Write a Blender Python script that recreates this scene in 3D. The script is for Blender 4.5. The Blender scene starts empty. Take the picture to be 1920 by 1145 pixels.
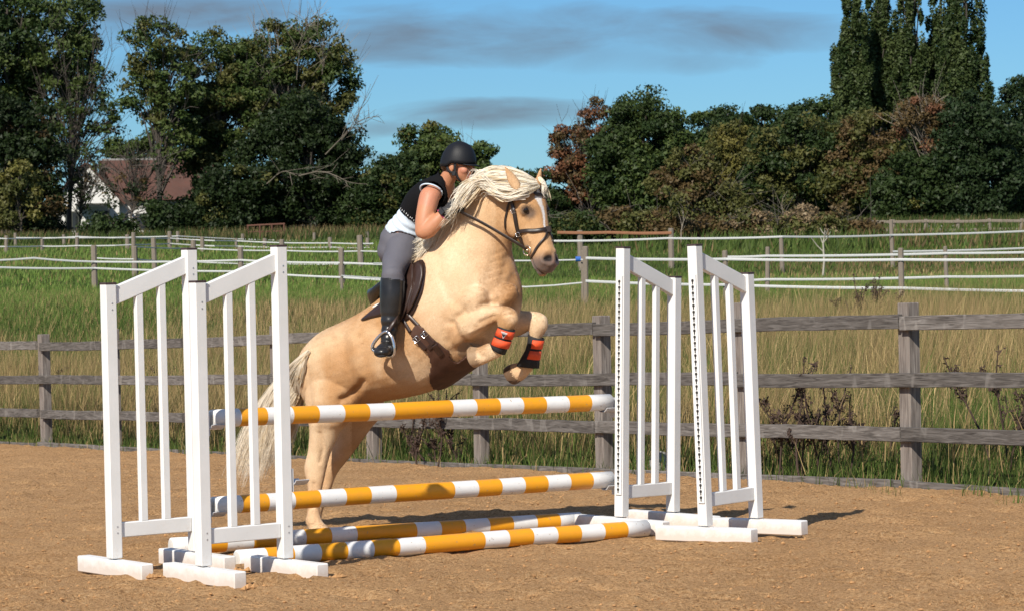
import bpy, bmesh, math, random
import numpy as np
from mathutils import Vector, Matrix

R = math.radians
SC = bpy.context.scene
COL = SC.collection
random.seed(7)
rng = np.random.default_rng(11)

# ------------------------------------------------------------------ camera
F_PX, CX, CY = 5200.0, 960.0, 572.5            # focal length and centre of a 1920 x 1145 frame
CAM = np.array([0.0, 0.0, 1.45])
PITCH, ROLL = R(-0.69), R(1.0)
D = np.array([0, math.cos(PITCH), math.sin(PITCH)])
_r0 = np.array([1.0, 0, 0]); _u0 = np.cross(_r0, D)
RT = _r0 * math.cos(ROLL) - _u0 * math.sin(ROLL)
UP = _u0 * math.cos(ROLL) + _r0 * math.sin(ROLL)
cd = bpy.data.cameras.new('camera'); co = bpy.data.objects.new('camera', cd); COL.objects.link(co)
cd.sensor_width = 36.0; cd.lens = 36.0 * F_PX / 1920.0
cd.clip_start = 0.1; cd.clip_end = 20000
cd.dof.use_dof = True; cd.dof.focus_distance = 15.0; cd.dof.aperture_fstop = 16.0
m = Matrix((RT, UP, -D)).transposed().to_4x4(); m.translation = Vector(CAM); co.matrix_world = m
SC.camera = co

# ------------------------------------------------------------------ sky, sun, exposure
SUN_EL, SUN_DIR = R(38), np.array([-0.43, -0.90])       # horizontal direction towards the sun
w = bpy.data.worlds.new('World'); SC.world = w; w.use_nodes = True
nt = w.node_tree; nt.nodes.clear()
def wn(t, **k):
    n = nt.nodes.new(t)
    for a, b in k.items(): setattr(n, a, b)
    return n
def wl(a, b): nt.links.new(a, b)
def wmath(op, a, b=None, clamp=False):
    n = wn('ShaderNodeMath', operation=op, use_clamp=clamp)
    for i, v in enumerate((a, b)):
        if v is None: continue
        if isinstance(v, (int, float)): n.inputs[i].default_value = v
        else: wl(v, n.inputs[i])
    return n.outputs[0]
sky = wn('ShaderNodeTexSky', sky_type='NISHITA', sun_disc=False)
sky.sun_elevation = SUN_EL; sky.sun_rotation = math.atan2(SUN_DIR[0], SUN_DIR[1])
sky.altitude = 300; sky.air_density = 1.0; sky.dust_density = 0.25; sky.ozone_density = 4.0
tc = wn('ShaderNodeTexCoord')
sep = wn('ShaderNodeSeparateXYZ'); wl(tc.outputs['Generated'], sep.inputs[0])
X_, Y_, Z_ = sep.outputs
yy = wmath('MAXIMUM', Y_, 0.02)
U_ = wmath('DIVIDE', X_, yy); V_ = wmath('DIVIDE', Z_, yy)
comb = wn('ShaderNodeCombineXYZ'); wl(wmath('MULTIPLY', U_, 14.0), comb.inputs[0]); wl(wmath('MULTIPLY', V_, 62.0), comb.inputs[1])
nz = wn('ShaderNodeTexNoise'); nz.inputs['Scale'].default_value = 1.0; nz.inputs['Detail'].default_value = 7; nz.inputs['Roughness'].default_value = 0.55
nz.inputs['Distortion'].default_value = 0.6
wl(comb.outputs[0], nz.inputs['Vector'])
nzc = wmath('SUBTRACT', nz.outputs[0], 0.5)
def px_uv(px, py):
    d = D + RT * (px - CX) / F_PX - UP * (py - CY) / F_PX
    return d[0] / d[1], d[2] / d[1]
tot = None
# broken stratocumulus bars seen over the trees: centre and half size (in px of view angle), opacity
for (px, py, a, b, k) in [(900, 62, 330, 66, .95), (760, 95, 190, 40, .75), (1370, 65, 250, 56, .8), (1310, 112, 150, 30, .4),
                          (930, 212, 260, 32, .9), (740, 240, 130, 18, .5), (300, 30, 300, 45, .85), (90, 60, 200, 60, .6),
                          (420, 130, 260, 70, .45), (560, 240, 180, 34, .45), (1180, 105, 180, 40, .35), (690, 300, 140, 16, .4)]:
    u, v = px_uv(px, py)
    e = wmath('ADD', wmath('POWER', wmath('ABSOLUTE', wmath('DIVIDE', wmath('SUBTRACT', U_, u), a / F_PX)), 2.0),
              wmath('POWER', wmath('ABSOLUTE', wmath('DIVIDE', wmath('SUBTRACT', V_, v), b / F_PX)), 2.0))
    e = wmath('SUBTRACT', 1.0, e)
    e = wmath('ADD', e, wmath('MULTIPLY', nzc, 2.7))
    e = wmath('MULTIPLY', wmath('MULTIPLY', e, 0.78, True), k)
    tot = e if tot is None else wmath('MAXIMUM', tot, e)
# unseen cloud outside the view, thickened and brightened to give neutral fill light
comb2 = wn('ShaderNodeCombineXYZ'); zz = wmath('ADD', wmath('ABSOLUTE', Z_), 0.12)
wl(wmath('DIVIDE', X_, zz), comb2.inputs[0]); wl(wmath('DIVIDE', Y_, zz), comb2.inputs[1])
nz2 = wn('ShaderNodeTexNoise'); nz2.inputs['Scale'].default_value = 1.1; nz2.inputs['Detail'].default_value = 6
wl(comb2.outputs[0], nz2.inputs['Vector'])
g = wmath('MULTIPLY', wmath('SUBTRACT', nz2.outputs[0], 0.47), 5.0, True)
off = wmath('MAXIMUM', wmath('MULTIPLY', wmath('SUBTRACT', V_, 0.125), 14.0, True), wmath('MULTIPLY', wmath('SUBTRACT', wmath('ABSOLUTE', U_), 0.25), 8.0, True))
hi_cl = wmath('MULTIPLY', wmath('MULTIPLY', g, off), 0.8)
tint = wn('ShaderNodeMix', data_type='RGBA', blend_type='MULTIPLY'); tint.inputs[0].default_value = 1.0
wl(sky.outputs[0], tint.inputs[6]); tint.inputs[7].default_value = (0.345, 0.555, 0.72, 1)
cm = wn('ShaderNodeMix', data_type='RGBA'); wl(wmath('MULTIPLY', tot, 1.0, True), cm.inputs[0]); wl(tint.outputs[2], cm.inputs[6])
cm.inputs[7].default_value = (1.30, 1.50, 1.85, 1)
cm2 = wn('ShaderNodeMix', data_type='RGBA'); wl(hi_cl, cm2.inputs[0]); wl(cm.outputs[2], cm2.inputs[6]); cm2.inputs[7].default_value = (4.6, 4.7, 4.9, 1)
bg = wn('ShaderNodeBackground'); bg.inputs[1].default_value = 0.10
wl(cm2.outputs[2], bg.inputs[0])
wo = wn('ShaderNodeOutputWorld'); wl(bg.outputs[0], wo.inputs[0])
sl = bpy.data.lights.new('sun', 'SUN'); so = bpy.data.objects.new('sun', sl); COL.objects.link(so)
sl.energy = 4.3; sl.angle = R(0.53); sl.color = (1.0, 0.93, 0.82)
sd = Vector((SUN_DIR[0] * math.cos(SUN_EL), SUN_DIR[1] * math.cos(SUN_EL), math.sin(SUN_EL)))
so.rotation_euler = sd.to_track_quat('Z', 'Y').to_euler(); so.location = sd * 40
vs = SC.view_settings
SC.display_settings.display_device = 'sRGB'
vs.view_transform = 'Standard'; vs.look = 'None'; vs.exposure = 0.42; vs.gamma = 1.0; vs.use_curve_mapping = False

# ------------------------------------------------------------------ geometry helpers
def ray(px, py):
    return D + RT * (px - CX) / F_PX - UP * (py - CY) / F_PX
def P(px, py, Y):
    """the place at depth Y that the photograph shows at (px, py)"""
    d = ray(px, py); return CAM + d * (Y / d[1])
_ty = np.array([-60, 0, 13, 16, 18.84, 23.4, 31.5, 45, 80.])
_tz = np.array([.05, .04, .03, 0.0, -.05, -.20, -.43, -.8, -1.3])
_fy = np.linspace(-60, 80, 1401); _fz = np.convolve(np.pad(np.interp(_fy, _ty, _tz), 20, mode='edge'), np.ones(41) / 41, 'valid')
def arena_z(Y): return np.interp(Y, _fy, _fz)
_gy = np.array([40, 54, 78, 110, 170, 250, 500, 4000.]); _gz = np.array([.55, .75, 1.21, 2.55, 4.05, 5.2, 6.0, 8.0])
def fence_Y(x): return 18.84 - (x - 2.64) / 0.6335
def ground(x, Y):
    x = np.asarray(x, float); Y = np.asarray(Y, float)
    yf = np.clip(fence_Y(x), -50, 34)
    za = arena_z(np.minimum(Y, yf))
    ye = np.maximum(yf + 26, 58)
    wgt = np.clip((Y - yf) / (ye - yf), 0, 1)
    return np.where(Y <= yf, za, za * (1 - wgt) + np.interp(np.maximum(Y, ye), _gy, _gz) * wgt)
def G(px, py, y0=8.0, y1=400.0):
    """where the ray through (px, py) meets the ground"""
    Ys = np.linspace(y0, y1, 8000); d = ray(px, py); p = CAM + d[None] * (Ys / d[1])[:, None]
    below = p[:, 2] <= ground(p[:, 0], Ys)
    return p[np.argmax(below)] if below.any() else p[-1]
def gp(px, Y):
    """ground point at depth Y under picture column px"""
    p = P(px, 500, Y); return np.array([p[0], Y, float(ground(p[0], Y))])
_vn = np.random.default_rng(3).random((256, 256))
def vnoise(x, y):
    xi = np.floor(x).astype(int); yi = np.floor(y).astype(int); fx = x - xi; fy = y - yi
    fx = fx * fx * (3 - 2 * fx); fy = fy * fy * (3 - 2 * fy)
    a = _vn[xi % 256, yi % 256]; b = _vn[(xi + 1) % 256, yi % 256]; c = _vn[xi % 256, (yi + 1) % 256]; d = _vn[(xi + 1) % 256, (yi + 1) % 256]
    return (a * (1 - fx) + b * fx) * (1 - fy) + (c * (1 - fx) + d * fx) * fy
def fbm(x, y, o=4):
    s = 0; a = .5
    for i in range(o): s = s + a * vnoise(x * 2 ** i + 17.3 * i, y * 2 ** i + 5.1 * i); a *= .5
    return s

def link(name, me, mat=None, parent=None):
    o = bpy.data.objects.new(name, me); COL.objects.link(o)
    if mat is not None and not me.materials:
        for mm in (mat if isinstance(mat, (list, tuple)) else [mat]): me.materials.append(mm)
    if parent is not None: o.parent = parent
    return o
def tag(o, label=None, cat=None, group=None, kind=None):
    if label: o['label'] = label
    if cat: o['category'] = cat
    if group: o['group'] = group
    if kind: o['kind'] = kind
    return o
def empty(name, loc, rz=0, **k):
    o = bpy.data.objects.new(name, None); COL.objects.link(o); o.location = loc; o.rotation_euler = (0, 0, rz)
    o.empty_display_size = .1
    return tag(o, **k)
def copy_tree(o, parent=None):
    c = o.copy(); COL.objects.link(c); c.parent = parent
    for ch in o.children: copy_tree(ch, c)
    return c
def mesh(name, v, faces, smooth=False, mi=None):
    """v (n,3); faces = list of int arrays (m,k) with uniform k each"""
    me = bpy.data.meshes.new(name); v = np.asarray(v, np.float32)
    faces = [np.asarray(f, np.int32) for f in (faces if isinstance(faces, list) else [faces]) if len(f)]
    nl = sum(f.size for f in faces); nf = sum(len(f) for f in faces)
    me.vertices.add(len(v)); me.vertices.foreach_set('co', v.ravel())
    me.loops.add(nl); me.loops.foreach_set('vertex_index', np.concatenate([f.ravel() for f in faces]))
    me.polygons.add(nf)
    tot_ = np.concatenate([np.full(len(f), f.shape[1], np.int32) for f in faces])
    me.polygons.foreach_set('loop_start', np.concatenate([[0], np.cumsum(tot_)[:-1]]).astype(np.int32))
    if mi is not None: me.polygons.foreach_set('material_index', np.asarray(mi, np.int32))
    me.polygons.foreach_set('use_smooth', np.full(nf, smooth))
    me.update(calc_edges=True); me.validate()
    return me
def set_col(me, c, name='Col'):
    c = np.asarray(c, np.float32)
    if c.shape[1] == 3: c = np.hstack([c, np.ones((len(c), 1), np.float32)])
    a = me.color_attributes.new(name, 'FLOAT_COLOR', 'POINT'); a.data.foreach_set('color', c.ravel())
class MB:
    """collects simple shapes into one mesh"""
    def __init__(s): s.v = []; s.f = {}; s.n = 0; s.sm = False
    def add(s, v, fs):
        v = np.asarray(v, float)
        for f in fs: s.f.setdefault(len(f), []).append(np.asarray(f) + s.n)
        s.v.append(v); s.n += len(v)
    def box(s, c, d, M=None, bev=0.0):
        c = np.asarray(c, float); h = np.asarray(d, float) / 2
        if bev <= 0:
            v = np.array([[sx, sy, sz] for sx in (-1, 1) for sy in (-1, 1) for sz in (-1, 1)]) * h + c
            f = [(0, 1, 3, 2), (4, 6, 7, 5), (0, 4, 5, 1), (2, 3, 7, 6), (0, 2, 6, 4), (1, 5, 7, 3)]
        else:
            bm = bmesh.new(); bmesh.ops.create_cube(bm, size=1.0)
            for q in bm.verts: q.co = Vector((q.co.x * 2 * h[0], q.co.y * 2 * h[1], q.co.z * 2 * h[2]))
            bmesh.ops.bevel(bm, geom=bm.edges[:], offset=bev, segments=1, affect='EDGES')
            bm.verts.index_update(); v = np.array([q.co[:] for q in bm.verts]) + c
            f = [[q.index for q in ff.verts] for ff in bm.faces]; bm.free()
        if M is not None: v = v @ np.asarray(M)[:3, :3].T + np.asarray(M)[:3, 3]
        s.add(v, f)
    def tube(s, pts, rad, n=8, cap=True, ref=None, rad2=None):
        pts = np.asarray(pts, float); k = len(pts); rad = np.broadcast_to(np.asarray(rad, float), (k,))
        rad2 = rad if rad2 is None else np.broadcast_to(np.asarray(rad2, float), (k,))
        t = np.gradient(pts, axis=0); t /= np.linalg.norm(t, axis=1)[:, None] + 1e-12
        a = np.array(ref, float) if ref is not None else (np.array([0, 0, 1.]) if abs(t[0, 2]) < .8 else np.array([1., 0, 0]))
        out = []; th = np.linspace(0, 2 * np.pi, n, endpoint=False)
        for i in range(k):
            if ref is not None: a = np.array(ref, float)
            u = a - t[i] * (a @ t[i]); u /= np.linalg.norm(u) + 1e-12; b = np.cross(t[i], u); a = u
            out.append(pts[i] + np.outer(np.cos(th), u) * rad2[i] + np.outer(np.sin(th), b) * rad[i])
        v = np.concatenate(out); f = []
        for i in range(k - 1):
            for j in range(n):
                f.append((i * n + j, i * n + (j + 1) % n, (i + 1) * n + (j + 1) % n, (i + 1) * n + j))
        if cap: f.append(tuple(range(n))[::-1]); f.append(tuple((k - 1) * n + j for j in range(n)))
        s.add(v, f)
    def me(s, name, smooth=False):
        return mesh(name, np.concatenate(s.v), [np.array(x) for x in s.f.values()], smooth)
    def build(s, name, mat, parent=None, smooth=False): return link(name, s.me(name, smooth), mat, parent)

# ------------------------------------------------------------------ materials
class NT:
    def __init__(s, name):
        s.m = bpy.data.materials.new(name); s.m.use_nodes = True; s.t = s.m.node_tree
        s.b = s.t.nodes['Principled BSDF']; s.out = s.t.nodes['Material Output']
        s.tc = s.n('ShaderNodeTexCoord')
    def n(s, t, **k):
        x = s.t.nodes.new(t)
        for a, b in k.items(): setattr(x, a, b)
        return x
    def l(s, a, b): s.t.links.new(a, b)
    def noise(s, scale, detail=4, rough=.55, stretch=None, coord='Object', dist=0):
        x = s.n('ShaderNodeTexNoise'); x.inputs['Scale'].default_value = scale; x.inputs['Detail'].default_value = detail
        x.inputs['Roughness'].default_value = rough; x.inputs['Distortion'].default_value = dist
        src = s.tc.outputs[coord]
        if stretch:
            mp = s.n('ShaderNodeMapping'); mp.inputs['Scale'].default_value = stretch; s.l(src, mp.inputs[0]); src = mp.outputs[0]
        s.l(src, x.inputs['Vector']); return x.outputs[0]
    def ramp(s, fac, stops):
        x = s.n('ShaderNodeValToRGB'); e = x.color_ramp.elements
        while len(e) < len(stops): e.new(.5)
        for i, (p, c) in enumerate(stops):
            e[i].position = p; e[i].color = (*c, 1) if not isinstance(c, (int, float)) else (c, c, c, 1)
        s.l(fac, x.inputs[0]); return x.outputs[0]
    def mix(s, fac, a, b, mode='MIX'):
        x = s.n('ShaderNodeMix', data_type='RGBA', blend_type=mode)
        for i, v in ((0, fac), (6, a), (7, b)):
            if isinstance(v, (int, float)): x.inputs[i].default_value = v
            elif isinstance(v, tuple): x.inputs[i].default_value = (*v, 1)
            else: s.l(v, x.inputs[i])
        return x.outputs[2]
    def attr(s, name='Col'):
        x = s.n('ShaderNodeVertexColor'); x.layer_name = name; return x.outputs[0]
    def bump(s, h, strength=.3, dist=.01):
        x = s.n('ShaderNodeBump'); x.inputs['Strength'].default_value = strength; x.inputs['Distance'].default_value = dist
        s.l(h, x.inputs['Height']); s.l(x.outputs[0], s.b.inputs['Normal'])
    def fin(s, col=None, rough=.6, metal=0, spec=None, sheen=0):
        if col is not None:
            if isinstance(col, tuple): s.b.inputs['Base Color'].default_value = (*col, 1)
            else: s.l(col, s.b.inputs['Base Color'])
        if isinstance(rough, (int, float)): s.b.inputs['Roughness'].default_value = rough
        else: s.l(rough, s.b.inputs['Roughness'])
        s.b.inputs['Metallic'].default_value = metal
        if spec is not None: s.b.inputs['Specular IOR Level'].default_value = spec
        if sheen: s.b.inputs['Sheen Weight'].default_value = sheen
        return s.m
def plain(name, c, rough=.5, metal=0, var=.12, scale=30, bump=0, spec=None):
    t = NT(name); n = t.noise(scale)
    col = t.mix(n, tuple(x * (1 - var) for x in c), tuple(min(1, x * (1 + var)) for x in c))
    if bump: t.bump(n, bump)
    return t.fin(col, rough, metal, spec)
MAT = {}
t = NT('white_paint'); a = t.noise(6, 5); b = t.noise(40, 4, stretch=(1, 1, .08)); g_ = t.noise(3, 6, .7)
c = t.mix(t.ramp(a, [(.35, .0), (.75, 1.)]), (.77, .77, .76), (.71, .71, .69))
c = t.mix(t.ramp(g_, [(.62, 0.), (.8, .35)]), c, (.55, .50, .42))
gp_ = t.n('ShaderNodeNewGeometry'); sz_ = t.n('ShaderNodeSeparateXYZ'); t.l(gp_.outputs['Position'], sz_.inputs[0])
hh = t.n('ShaderNodeMath', operation='MULTIPLY_ADD'); t.l(sz_.outputs[2], hh.inputs[0]); hh.inputs[1].default_value = -.75; t.l(t.noise(38, 6, .75), hh.inputs[2])
c = t.mix(t.ramp(hh.outputs[0], [(.38, 0.), (.62, .28)]), c, (.55, .42, .28))
sc_ = t.noise(9, 8, .8, (1, 1, .25)); c = t.mix(t.ramp(sc_, [(.66, 0.), (.70, .45), (.75, .1)]), c, (.42, .40, .37))
t.bump(b, .08, .004); MAT['white'] = t.fin(c, .45)
t = NT('white_foot_paint'); sp = t.n('ShaderNodeSeparateXYZ'); t.l(t.tc.outputs['Object'], sp.inputs[0])
a = t.noise(14, 6, .7); h = t.n('ShaderNodeMath', operation='MULTIPLY_ADD'); t.l(sp.outputs[2], h.inputs[0]); h.inputs[1].default_value = -9.0
t.l(a, h.inputs[2]); c = t.mix(t.ramp(h.outputs[0], [(.12, .0), (.6, .45)]), (.80, .80, .785), (.40, .25, .13))
MAT['foot'] = t.fin(c, .55)
MAT['cap'] = plain('dark_cap', (.05, .03, .03), .5)
MAT['dark'] = plain('dark_hole', (.02, .018, .016), .8)
MAT['steel'] = plain('galvanised_steel', (.55, .56, .58), .38, .8, bump=.05)
MAT['cup'] = plain('cup_metal', (.62, .62, .63), .45, .3)
def pole_paint(name, c):
    t = NT(name); a = t.noise(9, 6, .7); s = t.noise(60, 3)
    col = t.mix(t.ramp(a, [(.4, 0.), (.75, .35)]), c, tuple(x * .62 + .04 for x in c))
    col = t.mix(t.ramp(s, [(.66, 0.), (.72, .7)]), col, (.35, .24, .14))
    return t.fin(col, .42)
MAT['p_white'] = pole_paint('pole_white', (.78, .78, .77)); MAT['p_orange'] = pole_paint('pole_orange', (.80, .345, .010))
MAT['p_end'] = plain('pole_end_cap', (.60, .58, .54), .6, bump=.2)
t = NT('weathered_wood'); oi = t.n('ShaderNodeObjectInfo')
mp = t.n('ShaderNodeMapping'); t.l(t.tc.outputs['Object'], mp.inputs[0]); mp.inputs['Scale'].default_value = (1.6, 22, 22)
cb = t.n('ShaderNodeCombineXYZ'); ml = t.n('ShaderNodeMath', operation='MULTIPLY'); ml.inputs[1].default_value = 37; t.l(oi.outputs['Random'], ml.inputs[0]); t.l(ml.outputs[0], cb.inputs[0]); t.l(ml.outputs[0], cb.inputs[1]); t.l(cb.outputs[0], mp.inputs['Location'])
x = t.n('ShaderNodeTexNoise'); x.inputs['Scale'].default_value = 3; x.inputs['Detail'].default_value = 6; x.inputs['Distortion'].default_value = 1.2; t.l(mp.outputs[0], x.inputs['Vector'])
gr = t.ramp(x.outputs[0], [(.3, (.085, .075, .068)), (.5, (.19, .17, .155)), (.7, (.30, .275, .255))])
mp2 = t.n('ShaderNodeMapping'); t.l(t.tc.outputs['Object'], mp2.inputs[0]); mp2.inputs['Scale'].default_value = (4.5, 2.5, 2.5); mp2.inputs['Rotation'].default_value = (0, 0, .2); t.l(cb.outputs[0], mp2.inputs['Location'])
vo = t.n('ShaderNodeTexNoise'); vo.inputs['Scale'].default_value = 1.4; vo.inputs['Detail'].default_value = 2; t.l(mp2.outputs[0], vo.inputs['Vector'])
kn = t.ramp(vo.outputs[0], [(.60, 0.), (.66, .55), (.72, 0.)])
gr = t.mix(kn, gr, (.40, .37, .34)); br = t.ramp(oi.outputs['Random'], [(0, .75), (1, 1.15)])
br = t.ramp(oi.outputs['Random'], [(0, .5), (1, .8)]); gr = t.mix(1.0, gr, br, 'MULTIPLY'); t.bump(x.outputs[0], .5, .006); MAT['wood'] = t.fin(gr, .85, spec=.2)
t = NT('post_wood'); mp = t.n('ShaderNodeMapping'); t.l(t.tc.outputs['Object'], mp.inputs[0]); mp.inputs['Scale'].default_value = (26, 26, 1.5)
x = t.n('ShaderNodeTexNoise'); x.inputs['Scale'].default_value = 2.6; x.inputs['Detail'].default_value = 6; x.inputs['Distortion'].default_value = 1; t.l(mp.outputs[0], x.inputs['Vector'])
gr = t.ramp(x.outputs[0], [(.28, (.085, .07, .06)), (.5, (.20, .17, .15)), (.72, (.29, .255, .225))])
t.bump(x.outputs[0], .5, .006); MAT['post'] = t.fin(gr, .85, spec=.2)
MAT['stake'] = plain('stake_wood', (.20, .165, .13), .85, var=.4, scale=14, bump=.3)
MAT['rust'] = plain('orange_timber', (.26, .115, .055), .8, var=.3, scale=10)
MAT['tape'] = plain('white_tape', (.50, .51, .50), .6, var=.06)
# sand
t = NT('arena_sand'); a = t.noise(1.1, 6, .6); b = t.noise(24, 8, .78); d = t.noise(62, 4, .75); f = t.noise(135, 3, .7)
c = t.ramp(a, [(.3, (.475, .268, .118)), (.7, (.60, .355, .166))])
c = t.mix(t.ramp(b, [(.34, .6), (.50, 0.)]), c, (.34, .19, .085))
c = t.mix(t.ramp(d, [(.52, 0.), (.66, .75)]), c, (.70, .48, .27)); c = t.mix(t.ramp(d, [(.38, .85), (.47, 0.)]), c, (.25, .135, .062))
c = t.mix(t.ramp(f, [(.32, .7), (.42, 0.)]), c, (.22, .12, .06))
ad = t.n('ShaderNodeMath', operation='ADD'); t.l(b, ad.inputs[0]); t.l(d, ad.inputs[1])
ad2 = t.n('ShaderNodeMath', operation='MULTIPLY_ADD'); t.l(f, ad2.inputs[0]); ad2.inputs[1].default_value = .35; t.l(ad.outputs[0], ad2.inputs[2])
t.bump(ad2.outputs[0], .9, .022); MAT['sand'] = t.fin(c, .95, spec=.1)
MAT['clod'] = plain('sand_clod', (.42, .235, .105), .95, var=.35, scale=30, bump=.4, spec=.1)
t = NT('field_soil'); a = t.noise(.35, 6); c = t.ramp(a, [(.35, (.045, .075, .018)), (.6, (.09, .105, .03)), (.75, (.16, .13, .055))]); t.bump(t.noise(9, 8), 1, .1); MAT['soil'] = t.fin(c, .95, spec=.05)
def leafy(name, trans=.25, rough=.6):
    t = NT(name); col = t.attr(); t.fin(col, rough, spec=.25)
    tr = t.n('ShaderNodeBsdfTranslucent'); t.l(col, tr.inputs[0]); mx = t.n('ShaderNodeMixShader'); mx.inputs[0].default_value = trans
    t.l(t.b.outputs[0], mx.inputs[1]); t.l(tr.outputs[0], mx.inputs[2]); t.l(mx.outputs[0], t.out.inputs[0]); return t.m
MAT['grass'] = leafy('grass_blades', .25, .7); MAT['leaf'] = leafy('tree_leaves', .22, .55)
MAT['bark'] = plain('bark', (.075, .062, .05), .9, var=.4, scale=3)
MAT['pale_bark'] = plain('pale_bark', (.24, .20, .155), .9, var=.3, scale=3)
MAT['dead_twig'] = plain('dead_twig', (.15, .125, .095), .9, var=.3, scale=3)
MAT['dead_weed'] = plain('dead_weed', (.055, .032, .022), .85, var=.4, scale=20)
MAT['render_white'] = plain('white_render', (.72, .72, .70), .8, var=.08, scale=1.5)
MAT['rock'] = plain('grey_rock', (.30, .29, .28), .9, var=.4, scale=14, bump=.5)
t = NT('roof_tile'); a = t.noise(1.2, 5); b = t.noise(7, 3); c = t.ramp(a, [(.3, (.065, .030, .022)), (.7, (.115, .048, .033))]); c = t.mix(t.ramp(b, [(.4, .5), (.6, 0.)]), c, (.09, .05, .04)); MAT['tile'] = t.fin(c, .85)
MAT['glass_dark'] = plain('window_glass', (.03, .035, .04), .08)
MAT['green_timber'] = plain('dark_timber', (.05, .055, .045), .7)

# ------------------------------------------------------------------ ground sheets
fd = np.array([-0.6335, 1.0]); fd /= np.linalg.norm(fd); fn = np.array([-fd[1], -fd[0]]) * 1.0   # along the fence (away), and
fn = np.array([-fd[1], fd[0]]); fn = fn if fn @ np.array([0, -1]) > 0 else -fn                     # out of it towards the camera
F0 = np.array([2.64, 18.84])
aa = np.concatenate([np.linspace(-60, -7.5, 30), np.arange(-7.4, 17, .048), np.linspace(17.2, 60, 25)])
bb = np.concatenate([np.arange(-.05, 9.5, .046), np.linspace(9.6, 60, 30)])
A, B = np.meshgrid(aa, bb, indexing='ij')
xs = F0[0] + A * fd[0] + B * fn[0]; ys = F0[1] + A * fd[1] + B * fn[1]
hp = np.zeros_like(xs); r_ = np.random.default_rng(77)
for _ in range(700):
    q = r_.random(); hy = 11.2 + 19 * q ** 1.4; hx_ = (r_.random() * 2 - 1) * (.2 * hy + .3); an_ = r_.uniform(0, 6.28); s0 = r_.uniform(.045, .075)
    a_ = (hx_ - F0[0]) * fd[0] + (hy - F0[1]) * fd[1]; b_ = (hx_ - F0[0]) * fn[0] + (hy - F0[1]) * fn[1]
    if b_ < .2: continue
    i0, i1 = np.searchsorted(aa, [a_ - .3, a_ + .3]); j0, j1 = np.searchsorted(bb, [b_ - .3, b_ + .3])
    dx_ = xs[i0:i1, j0:j1] - hx_; dy_ = ys[i0:i1, j0:j1] - hy; u_ = (dx_ * math.cos(an_) + dy_ * math.sin(an_)) / (s0 * 1.35); v_ = (-dx_ * math.sin(an_) + dy_ * math.cos(an_)) / s0
    rr_ = np.sqrt(u_ * u_ + v_ * v_); hp[i0:i1, j0:j1] += -.020 * np.exp(-rr_ ** 3) + .011 * np.exp(-((rr_ - 1.55) / .4) ** 2)
zs = arena_z(ys) + hp + (fbm(xs * 1.4, ys * 1.4, 3) - .45) * .05 + (fbm(xs * 7, ys * 7, 4) - .45) * .045 + np.maximum(0, fbm(xs * 16 + 9, ys * 16, 2) - .47) * .06
n0, n1 = A.shape; idx = np.arange(n0 * n1).reshape(n0, n1)
fq = np.stack([idx[:-1, :-1], idx[1:, :-1], idx[1:, 1:], idx[:-1, 1:]], -1).reshape(-1, 4)
sand = link('arena_sand', mesh('arena_sand', np.stack([xs, ys, zs], -1).reshape(-1, 3), fq, True), MAT['sand']); tag(sand, kind='structure')
# field behind the fence
aa = np.concatenate([np.linspace(-4000, -80, 12), np.linspace(-70, 160, 190), np.linspace(180, 4000, 12)])
bb = np.concatenate([np.linspace(.0, 60, 120), np.linspace(62, 300, 90), np.linspace(330, 5000, 12)])
A, B = np.meshgrid(aa, bb, indexing='ij')
xs = F0[0] + A * fd[0] - B * fn[0]; ys = F0[1] + A * fd[1] - B * fn[1]
zs = ground(xs, np.maximum(ys, -40)) + (fbm(xs * .8, ys * .8, 3) - .45) * .16 * np.clip(B / 2, 0, 1) - .01
n0, n1 = A.shape; idx = np.arange(n0 * n1).reshape(n0, n1)
fq = np.stack([idx[:-1, :-1], idx[:-1, 1:], idx[1:, 1:], idx[1:, :-1]], -1).reshape(-1, 4)
fld = link('field', mesh('field', np.stack([xs, ys, zs], -1).reshape(-1, 3), fq, True), MAT['soil']); tag(fld, kind='structure')

# ------------------------------------------------------------------ grass
def blades(name, x, Y, h, wd, col, lean=.35, sink=.03, tri=False, out=None):
    n = len(x); z = ground(x, Y) - sink
    ang = rng.uniform(0, 2 * np.pi, n); dx, dy = np.cos(ang), np.sin(ang)
    la = rng.uniform(0, 2 * np.pi, n); lm = rng.uniform(.05, 1, n) * lean * h
    lx, ly = np.cos(la) * lm + .08 * h, np.sin(la) * lm
    if out is not None: lx = lx * .6 + out[0] * h * .22 + .06 * h; ly = ly * .6 + out[1] * h * .22
    b = np.stack([x, Y, z], -1); s = np.stack([dx, dy, np.zeros(n)], -1) * wd[:, None] / 2
    mid = b + np.stack([lx * .35, ly * .35, h * .6], -1); tip = b + np.stack([lx, ly, h], -1)
    if tri:
        me = mesh(name, np.stack([b - s, b + s, tip], 1).reshape(-1, 3), [np.arange(n * 3).reshape(n, 3)], True)
        c = np.repeat(col[:, None, :], 3, 1); c[:, :2] *= .85; set_col(me, c.reshape(-1, 3)); return tag(link(name, me, MAT['grass']), kind='stuff')
    v = np.stack([b - s, b + s, mid + s * .8, mid - s * .8, tip], 1).reshape(-1, 3)
    i = np.arange(n)[:, None] * 5
    me = mesh(name, v, [i + np.array([0, 1, 2, 3]), i + np.array([3, 2, 4])], True)
    c = np.repeat(col[:, None, :], 5, 1); c[:, :2] *= .8
    set_col(me, c.reshape(-1, 3))
    o = link(name, me, MAT['grass']); return tag(o, kind='stuff')
def scatter(n, y0, y1, half=.215, pad=.6, power=1.0):
    Y = (y0 ** power + (y1 ** power - y0 ** power) * rng.random(n)) ** (1 / power); x = (rng.random(n) * 2 - 1) * (half * Y + pad)
    k = Y > fence_Y(x) + .12; return x[k], Y[k]
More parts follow.
